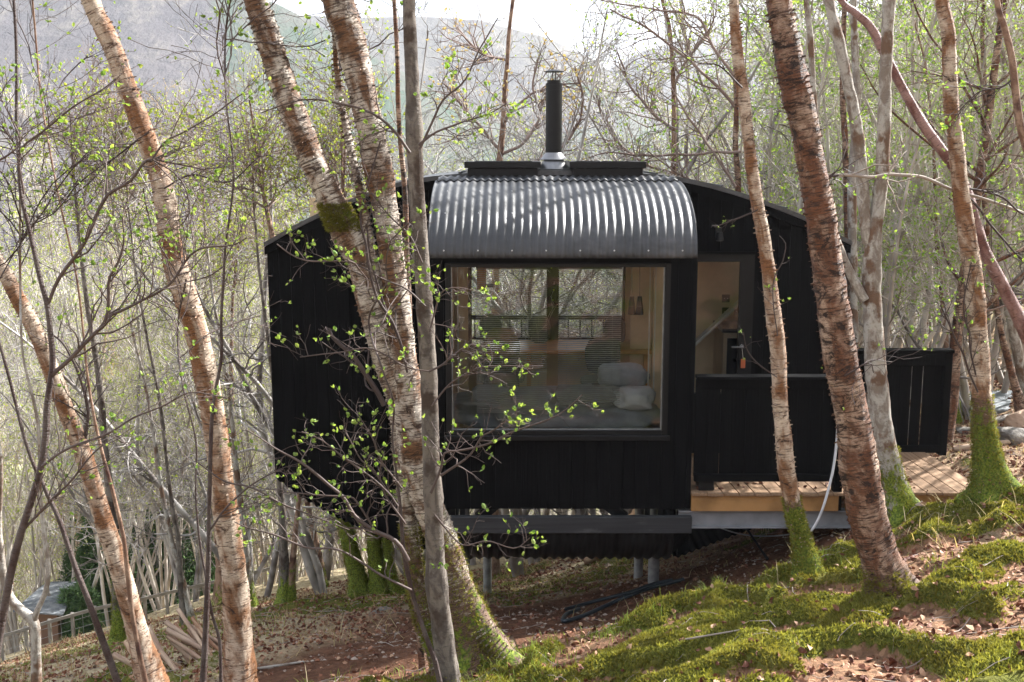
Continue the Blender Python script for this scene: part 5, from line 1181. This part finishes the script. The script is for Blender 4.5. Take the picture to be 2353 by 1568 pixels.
for i,(x,y) in enumerate(((-2.6,15.2),(-1.3,16.6),(.2,15.4),(1.3,17.2),(2.4,15.6),(3.6,17),(4.6,15.4),(-3.9,16.4),(5.2,18.2),(-.6,18.6),(3.0,19.5),(-2.0,20.5),(1.2,21),(5.0,21.5),(-3.4,19),(.4,23),(2.4,24),(-1.6,17.6),(1.9,19),(4.2,19.6),(-.2,20.2),(3.4,22.5),(6.2,20))):
    plant('crook',x,y,L3,G['crook'],rng,.82 if y<16.3 else 1.0)
for i in range(5):
    x,y=rng.uniform(-6.5,-3.9),rng.uniform(17,20);plant('crook',x,y,L6,'dark twiggy trees beside the cabin end',rng,.72)
# far wood further down the slope, one mass
m=MB();mt=MB();lf=MB()
n=520;yy=rng.uniform(46,120,n);xx=yy*.46*rng.uniform(-1.25,1.3,n);zz=ground(xx,yy)
P=np.zeros((n,5,3));P[:,:,0]=xx[:,None]+np.cumsum(rng.normal(size=(n,5))*.25,1);P[:,:,1]=yy[:,None]+np.cumsum(rng.normal(size=(n,5))*.25,1);P[:,:,2]=zz[:,None]+np.linspace(0,1,5)*rng.uniform(7,11,n)[:,None]
R=np.linspace(.1,.02,5)*np.ones((n,1));tubes(m,P,R,4)
c1,q1=children(P,R,12,1.5,3.5,40,.05,.15,rng,.2,5,.45,.012,.4);c2,q2=children(c1,q1,7,.6,1.6,45,.04,.2,rng,.1,4,.6,.0085,.6);tubes(m,c1,q1,3);tubes(m,c2,q2,3)
ix=rng.integers(0,len(c2),int(len(c2)*1.1));leaves(lf,c2[ix,-1],rng.normal(size=(len(ix),3)),.09,rng,simple=True)
fw=m.build('far_wood',M['thicket']);tag(fw,'mass of pale trees filling the foot of the slope',kind='stuff')
lf.build('far_leaves',M['leaf_b'],fw)
# conifers beyond the fence
def conifer(x,y,h,label,seed):
    rng=np.random.default_rng(seed);z=float(ground(x,y));r=thing('spruce',label,'spruce',(x,y,z),'dark spruces below the fence')
    m=MB();Pt=np.array([[x,y,z-.2],[x,y,z+h*.5],[x,y,z+h]]);P,R=resamp(Pt,np.array([.12,.07,.01]),9);tubes(m,P[None],R[None],8);m.build('trunk',M['rough_bark'],r,bark=True)
    n=300;t=rng.uniform(.05,1,n)**.9;a=rng.uniform(0,6.28,n);L=(1-t)*h*.3+.15
    p0=np.stack([np.full(n,x),np.full(n,y),z+t*h],1);d=np.stack([np.cos(a),np.sin(a),rng.uniform(-.25,.15,n)],1)
    B=p0[:,None,:]+d[:,None,:]*(L[:,None]*np.linspace(0,1,6))[:,:,None];B[:,:,2]-=(np.linspace(0,1,6)**2)*L[:,None]*.2
    m=MB();tubes(m,B,np.linspace(.012,.003,6)*np.ones((n,1)),3)
    c,q=children(B,np.full((n,6),.004),16,.12,.4,60,-.02,.1,rng,.1,3,.6,.003,.5);
    k=len(c);v=c.reshape(-1,3);nd=np.repeat(v,3,0);tuft(m,nd,rng.normal(size=nd.shape)*.6+np.array([0,0,.2]),.13,rng,2,.22);m.build('crown',M['spruce'],r)
t=NT('spruce');t.bsdf(t.mix(t.island(),(.05,.1,.045),(.13,.21,.08)),.8,0,.15);M['spruce']=t.m
for i,(px,py,Y,h,la) in enumerate(((255,1385,24,3.6,'dark green spruce tallest of those behind the fence'),(205,1395,26,3.2,'broad dark spruce by the low grey roof'),(390,1345,25,4.2,'dark spruce seen between the crossing alder pair and the birch'),(440,1340,27,3.4,'smaller spruce crowding the one behind the birch'),(180,1400,22,.9,'low bushy young spruce at the fence line'))):
    p=A(px,py,Y);conifer(p[0],Y,h,la,200+i)
# ================================================================ fence, shed, path, log pile, stones
fn=thing('fence','pale timber rail and wire netting fence crossing the lower slope','fence',tuple(onG(420,1360,14,30,0)))
fp=[(-90,1500),(0,1464),(110,1430),(215,1400),(330,1376),(430,1352),(560,1322),(680,1292)]
FY=[17.5,17.7,18,18.3,18.6,19,19.6,20.3]
FP=[A(a,b,y) for (a,b),y in zip(fp,FY)]
m=MB()
for a,b in zip(FP[:-1],FP[1:]): beam(m,a,b,.03,.055)
m.build('rail',M['fence_wood'] if 'fence_wood' in M else M.setdefault('fence_wood',simple('fence_wood',(.24,.22,.19),.85)),fn)
for i,p in enumerate(FP):
    for q in ((p,) if i==len(FP)-1 else (p,(p+FP[i+1])/2)):
        g=float(ground(q[0],q[1]));m=MB();box(m,q[0]-.025,q[0]+.025,q[1]+.03,q[1]+.08,min(g-.2,q[2]-1.0),q[2]+.03);m.build('fence_post',M['fence_wood'],fn)
m=MB()
for a,b in zip(FP[:-1],FP[1:]):
    for k in range(6): beam(m,a-np.array([0,-.06,.12+k*.16]),b-np.array([0,-.06,.12+k*.16]),.006,.006)
    L=np.linalg.norm(b-a)
    for k in range(int(L/.18)):
        q=a+(b-a)*k/(L/.18);beam(m,q+np.array([0,.06,-.05]),q+np.array([0,.06,-.95]),.005,.005,(0,1,0))
m.build('wire_netting',M['galv'],fn)
p=A(95,1385,21.5);sh=thing('shed','low shed with a grey sheet roof beyond the fence','shed',tuple(p-np.array([0,0,1.2])))
m=MB();box(m,p[0]-.3,p[0]+.3,21.5,22.5,p[2]-1.3,p[2]-.2);m.build('wall',M['rough_bark'],sh)
m=MB();hexa(m,[(p[0]-.5,21.3,p[2]-.12),(p[0]+.5,21.3,p[2]-.2),(p[0]+.35,22.6,p[2]-.02),(p[0]-.35,22.6,p[2]-.02),(p[0]-.5,21.3,p[2]-.09),(p[0]+.5,21.3,p[2]-.17),(p[0]+.35,22.6,p[2]+.01),(p[0]-.35,22.6,p[2]+.01)]);m.build('roof',M['slate'],sh)
# pale track below the fence
m=MB();pt=[(-7.6,15.6),(-8.2,16.6),(-8.9,17.6),(-9.6,18.4)];V=[]
xs=catmull(np.array([(a,b,0) for a,b in pt]),.15)
for k,q in enumerate(xs):
    for s in np.linspace(-.75,.75,9): V.append((q[0]+s*.9-.9,q[1]+s*.5-.2,float(ground(q[0]+s*.9-.9,q[1]+s*.5-.2))+.05+.05*(1-abs(s))))
i=np.arange(len(V)).reshape(len(xs),9);m.add(V,Q=np.stack([i[:-1,:-1],i[:-1,1:],i[1:,1:],i[1:,:-1]],2).reshape(-1,4))
tag(m.build('path',stone('gravel_track',(.4,.39,.37),(.55,.54,.52)),smooth=True),'pale gravel path beyond the fence',kind='structure')
# log pile
rng=np.random.default_rng(5);pc=onG(425,1520,7,16,0)
pc=np.array([AX(428,1545,9.2),9.2,0]);pc[2]=float(ground(pc[0],pc[1]))
t=NT('cut_wood');b=t.attr('bco');n=t.noise(t.scale(b,(20,20,6)),1,5,.6);r=t.rnd();c=t.mix(t.ramp(n,.4,.6),(.24,.12,.07),(.46,.32,.21));c=t.mix(t.math('MULTIPLY',r,.5),c,(.5,.42,.34));t.bsdf(c,.8,0,.2,t.bump(n,.006));M['log']=t.m
for i in range(26):
    lay=i//7;L=rng.uniform(.4,.8);r=rng.uniform(.014,.03);o=(i%7-3)*.1+rng.normal()*.03
    d=np.array([.62+rng.normal()*.14,-.25+rng.normal()*.18,-.42+rng.normal()*.08]);d/=np.linalg.norm(d)
    c=pc+np.array([o*.9+rng.normal()*.05+.05,o*.6+rng.normal()*.05,.05+lay*.06+ (3-abs(i%7-3))*.02]);a=c-d*L/2;b=c+d*L/2
    P,R=resamp(np.array([a,c+rng.normal(size=3)*.02,b]),np.array([r,r*.93,r*.8]),9);m=MB();tubes(m,P[None],R[None],9,disp=lambda B,a_,L_:1+.12*fbm(B[...,0]*20+i,B[...,1]*20,B[...,2]*8,3,i))
    for e,s in ((P[0],-1),(P[-1],1)):
        tt=P[1]-P[0];tt/=np.linalg.norm(tt);u=np.cross(tt,(0,0,1));u/=np.linalg.norm(u);v=np.cross(tt,u);an=np.arange(9)*2*np.pi/9;rr=(R[0] if s<0 else R[-1])*.97
        V=np.concatenate([e+np.outer(np.cos(an)*rr,u)+np.outer(np.sin(an)*rr,v),[e+tt*s*.003]]);k=np.arange(9);m.add(V,T=np.stack([k,(k+1)%9,np.full(9,9)],1))
    tag(m.build('log',M['log'],smooth=True,bark=True,origin=c),'sawn branch in the heap of cut branches by the left birch','log','heap of cut branches')
# stones, slabs, timber edging uphill
def rock(px,py,s,label,mat='rock',seed=0,flat=.6,Y0=8,group=None):
    p=onG(px,py,Y0,30,0);m=MB();u=24;th=np.linspace(0,np.pi,u);ph=np.linspace(0,2*np.pi,2*u,endpoint=False);a,b=np.meshgrid(th,ph,indexing='ij')
    n=np.stack([np.sin(a)*np.cos(b),np.sin(a)*np.sin(b),np.cos(a)],2);d=np.ones(a.shape);rg=np.random.default_rng(seed)
    for k in range(9):
        v=rg.normal(size=3);v/=np.linalg.norm(v);h=rg.uniform(.62,.9);dt=n@v;d=np.where(dt>.2,np.minimum(d,h/np.maximum(dt,.01)),d)
    d=d*(1+.06*fbm(n[...,0]*4,n[...,1]*4,n[...,2]*4,3,seed));P=(n*d[...,None]*np.array([s,s*.8,s*flat])).reshape(-1,3)+p+np.array([0,0,s*flat*.35])
    i=np.arange(u*2*u).reshape(u,2*u);m.add(P,Q=np.stack([i[:-1],i[1:],np.roll(i,-1,1)[1:],np.roll(i,-1,1)[:-1]],2).reshape(-1,4));tag(m.build('stone',M[mat],origin=p,smooth=False),label,'stone',group)
rock(2318,1015,.24,'large angular grey stone beside the mossy foot of the tall orange birch',seed=1,flat=.55,Y0=10)
rock(2352,985,.22,'tan boulder at the right edge next to the angular grey stone','log',seed=2,flat=.8,Y0=10.5)
rock(2208,955,.1,'small pale stone on the litter just beyond the railing post',seed=3,Y0=10)
rock(2215,995,.13,'flat pale stone on the litter nearest the railing post',seed=4,flat=.35,Y0=10)
rock(2300,865,.32,'brown boulder in the shade beyond the slabs','log',seed=5,Y0=12)
rock(880,1403,.05,'pale pebble on the path below the mossy trunks','rock',seed=6,Y0=9)
rock(862,1410,.035,'smallest pale pebble beside another below the mossy trunks','rock',seed=7,Y0=9)
0 and rock(1505,1480,.05,'reddish flat stone half sunk in the moss at the lower middle','log',seed=8,flat=.4,Y0=5)
0 and rock(1632,1415,.04,'pale upright stone chip in the moss bank','rock',seed=9,flat=.7,Y0=5)
for (px,py,w_,d_,la) in ((2290,932,.55,.5,'long pale stone slab farther from the deck'),(2268,952,.35,.28,'smaller pale stone slab closer to the deck')):
    p=onG(px,py,11,30,0);m=MB();hexa(m,[(p[0]-w_,p[1]-d_,p[2]-.02),(p[0]+w_*.7,p[1]-d_*1.1,p[2]-.02),(p[0]+w_,p[1]+d_,p[2]+.03),(p[0]-w_*.8,p[1]+d_*.8,p[2]+.03),(p[0]-w_,p[1]-d_,p[2]+.06),(p[0]+w_*.7,p[1]-d_*1.1,p[2]+.06),(p[0]+w_,p[1]+d_,p[2]+.11),(p[0]-w_*.8,p[1]+d_*.8,p[2]+.11)]);tag(m.build('stone_slab',M['slab'],bevel=.012,origin=p),la,'slab','stone slabs on the litter')
def pole(label,pa,pb,r,mat,Y0=9,name='fallen_branch',cat='branch',group=None):
    a=onG(*pa,Y0,25,r);b=onG(*pb,Y0,25,r);c=(a+b)/2;c[2]=max(c[2],float(ground(c[0],c[1]))+r);P,R=resamp(np.array([a,c,b]),np.array([r,r*.9,r*.75]),14);m=MB();tubes(m,P[None],R[None],8,disp=lambda B,a_,L_:1+.15*fbm(B[...,0]*9,B[...,1]*9,B[...,2]*6,3,int(pa[0])));tag(m.build(name,M[mat],smooth=True,bark=True,origin=c),label,cat,group)
pole('pale stripped pole lying on the litter beyond the deck end',(2190,1040),(2353,1020),.035,'log',10)
pole('pale broken log lying uphill by the angular grey stone',(2268,985),(2320,965),.045,'lichen',10)
pole('mossy log lying far uphill behind the tall orange birch',(2260,850),(2340,880),.06,'lichen',11)
pole('pale chunk of wood on the lit ground behind the thin posts',(1342,1302),(1378,1286),.05,'log',11)
pole('long pale stick on the litter below the lichened hull end',(1640,1262),(1700,1247),.02,'log',10.5)
pole('straight pale pole lying across the lower left slope',(590,1545),(700,1525),.012,'lichen',8)
pole('grey twig arching over the moss bank at lower middle',(1575,1478),(1700,1455),.006,'twig_pale',5)
0 and pole('dark root along the shaded hollow at the right edge',(2070,1395),(2353,1255),.022,'twig_dark',5)
# ================================================================ ground cover
rng=np.random.default_rng(99)
def inview(x,y): return np.abs(x)<y*.49+.4
def pts(n,x0,x1,y0,y1):
    x=rng.uniform(x0,x1,n);y=rng.uniform(y0,y1,n);k=inview(x,y);return x[k],y[k]
def on(x,y): return np.stack([x,y,ground(x,y)],1)
x,y=pts(400000,-1.5,6.5,4.3,11.0);mk=mossmask(x,y);k=(rng.uniform(size=len(x))<(mk-.12)*1.4)&(y<crest(x)+.25);x,y=x[k],y[k];p=on(x,y)
m=MB();tuft(m,p,np.stack([rng.normal(size=len(x))*.35,rng.normal(size=len(x))*.35-.1,np.ones(len(x))*.8],1),.026,rng,3,.38)
x,y=pts(80000,-7,7.5,7,16);mk=mossmask(x,y);k=(rng.uniform(size=len(x))<mk-.2)&(y>crest(x));x,y=x[k],y[k];p=on(x,y);tuft(m,p,np.stack([rng.normal(size=len(x))*.4,rng.normal(size=len(x))*.4,np.ones(len(x))],1),.03,rng,3,.3)
tag(m.build('moss',M['moss']),'bright feathery moss cushions on the bank and slope',kind='stuff')
def blades(m,p,h,w,rng,lean=.5):
    n=len(p);a=rng.uniform(0,6.28,n);l=rng.uniform(.1,lean,n);d=np.stack([np.cos(a)*l,np.sin(a)*l,np.ones(n)],1);s=np.stack([-np.sin(a),np.cos(a),np.zeros(n)],1);H=(h*rng.uniform(.4,1.3,n))[:,None]
    a0=p+s*w;b0=p-s*w;a1=p+d*H*.55+s*w*.7;b1=p+d*H*.55-s*w*.7;c=p+d*H*.85+np.stack([np.cos(a),np.sin(a),-.1*np.ones(n)],1)*H*.35
    V=np.stack([a0,b0,b1,a1,c],1).reshape(-1,3);i=np.arange(n)*5;m.add(V,Q=np.stack([i,i+1,i+2,i+3],1),T=np.stack([i+3,i+2,i+4],1))
x,y=pts(60000,-.5,5.5,4.4,10.6);g=fbm(x*1.1+9,y*1.1,0,3,44);cr_=np.exp(-((y-crest(x)+.35)/.4)**2);pr=np.clip(sstep(.15,.4,g)*.15+cr_*.75*sstep(-.3,.2,g),0,1)*(y<crest(x)+.15);k=rng.uniform(size=len(x))<pr
m=MB();blades(m,on(x[k],y[k]),.085,.0022,rng)
x,y=pts(16000,-7,-.5,7,15);g=fbm(x*.7+2,y*.7,0,3,46);k=rng.uniform(size=len(x))<sstep(.0,.4,g)*.7;blades(m,on(x[k],y[k]),.09,.003,rng)
tag(m.build('grass',M['grass']),'sparse green grass tufts on the crest of the mossy bank',kind='stuff')
m=MB();x,y=pts(26000,-8,7,5,17);g=fbm(x*.8+5,y*.8,0,3,48)
k=rng.uniform(size=len(x))<np.clip(sstep(-.1,.3,g)*.6*(1-soilmask(x,y)*.8)*(y>7.5),0,1);blades(m,on(x[k],y[k]),.13,.0035,rng,1.8);tag(m.build('dry_grass',M['straw']),'dry straw and dead bracken scattered on the slope',kind='stuff')
m=MB()
x,y=pts(90000,-8,8.5,4.3,18);soil=soilmask(x,y);mk=mossmask(x,y);k=rng.uniform(size=len(x))<np.clip(.75-soil*.62-mk*.55,0.04,1);x,y=x[k],y[k];p=on(x,y)+np.array([0,0,.006])
dx_=rng.uniform(1.75,4.0,150);dy_=rng.uniform(10.0,11.25,150);p=np.concatenate([p,np.stack([dx_,dy_,np.full(150,zd+.004)],1)]);x=np.concatenate([x,dx_])
d=rng.normal(size=(len(x),3));d[:,2]*=.35;d[-150:,2]=np.abs(d[-150:,2])*.3;leaves(m,p,d,.048,rng,.9,.75);tag(m.build('leaf_litter',M['litter']),'curled brown fallen leaves',kind='stuff')
m=MB();x,y=pts(2600,-7,8,4.5,17);k=rng.uniform(size=len(x))>soilmask(x,y)*.6;x,y=x[k],y[k];n=len(x);a=rng.uniform(0,6.28,n);L=rng.uniform(.05,.32,n);P=np.zeros((n,5,3))
for i in range(5):
    u=(i/4-.5);xx=x+np.cos(a)*L*u+rng.normal(size=n)*.008;yy=y+np.sin(a)*L*u+rng.normal(size=n)*.008;P[:,i]=np.stack([xx,yy,ground(xx,yy)+.008+rng.uniform(0,.012,n)],1)
tubes(m,P,rng.uniform(.0015,.005,n)[:,None]*np.linspace(1,.5,5),4);tag(m.build('fallen_twigs',M['twig_pale'],smooth=True),'grey fallen twigs lying over moss and litter',kind='stuff')
# small stones and clods on the soil and the lit track
m=MB();x,y=pts(5200,-6,4.5,8.4,13.5);k=rng.uniform(size=len(x))<.3+soilmask(x,y)*.5;x,y=x[k],y[k];n=len(x);r=rng.uniform(.006,.024,n)*(1+(rng.uniform(size=n)>.96)*1.2)
oct_=np.array([(1,0,0),(0,1,0),(-1,0,0),(0,-1,0),(0,0,.7),(0,0,-.7),(.7,.7,.2),(-.7,.6,.1)])[:6];V=(on(x,y)+np.array([0,0,.004]))[:,None,:]+oct_[None]*r[:,None,None]*rng.uniform(.6,1.3,(n,6,1));i=np.arange(n)[:,None,None]*6
f=np.array([(0,1,4),(1,2,4),(2,3,4),(3,0,4),(1,0,5),(2,1,5),(3,2,5),(0,3,5)])[None];m.add(V.reshape(-1,3),T=(f+i).reshape(-1,3));t=NT('soil_stones');t.bsdf(t.mix(t.island(),(.13,.07,.045),(.4,.33,.27)),.9,0,.1);tag(m.build('gravel',t.m),'small stones and crumbs of soil below the cabin',kind='stuff')
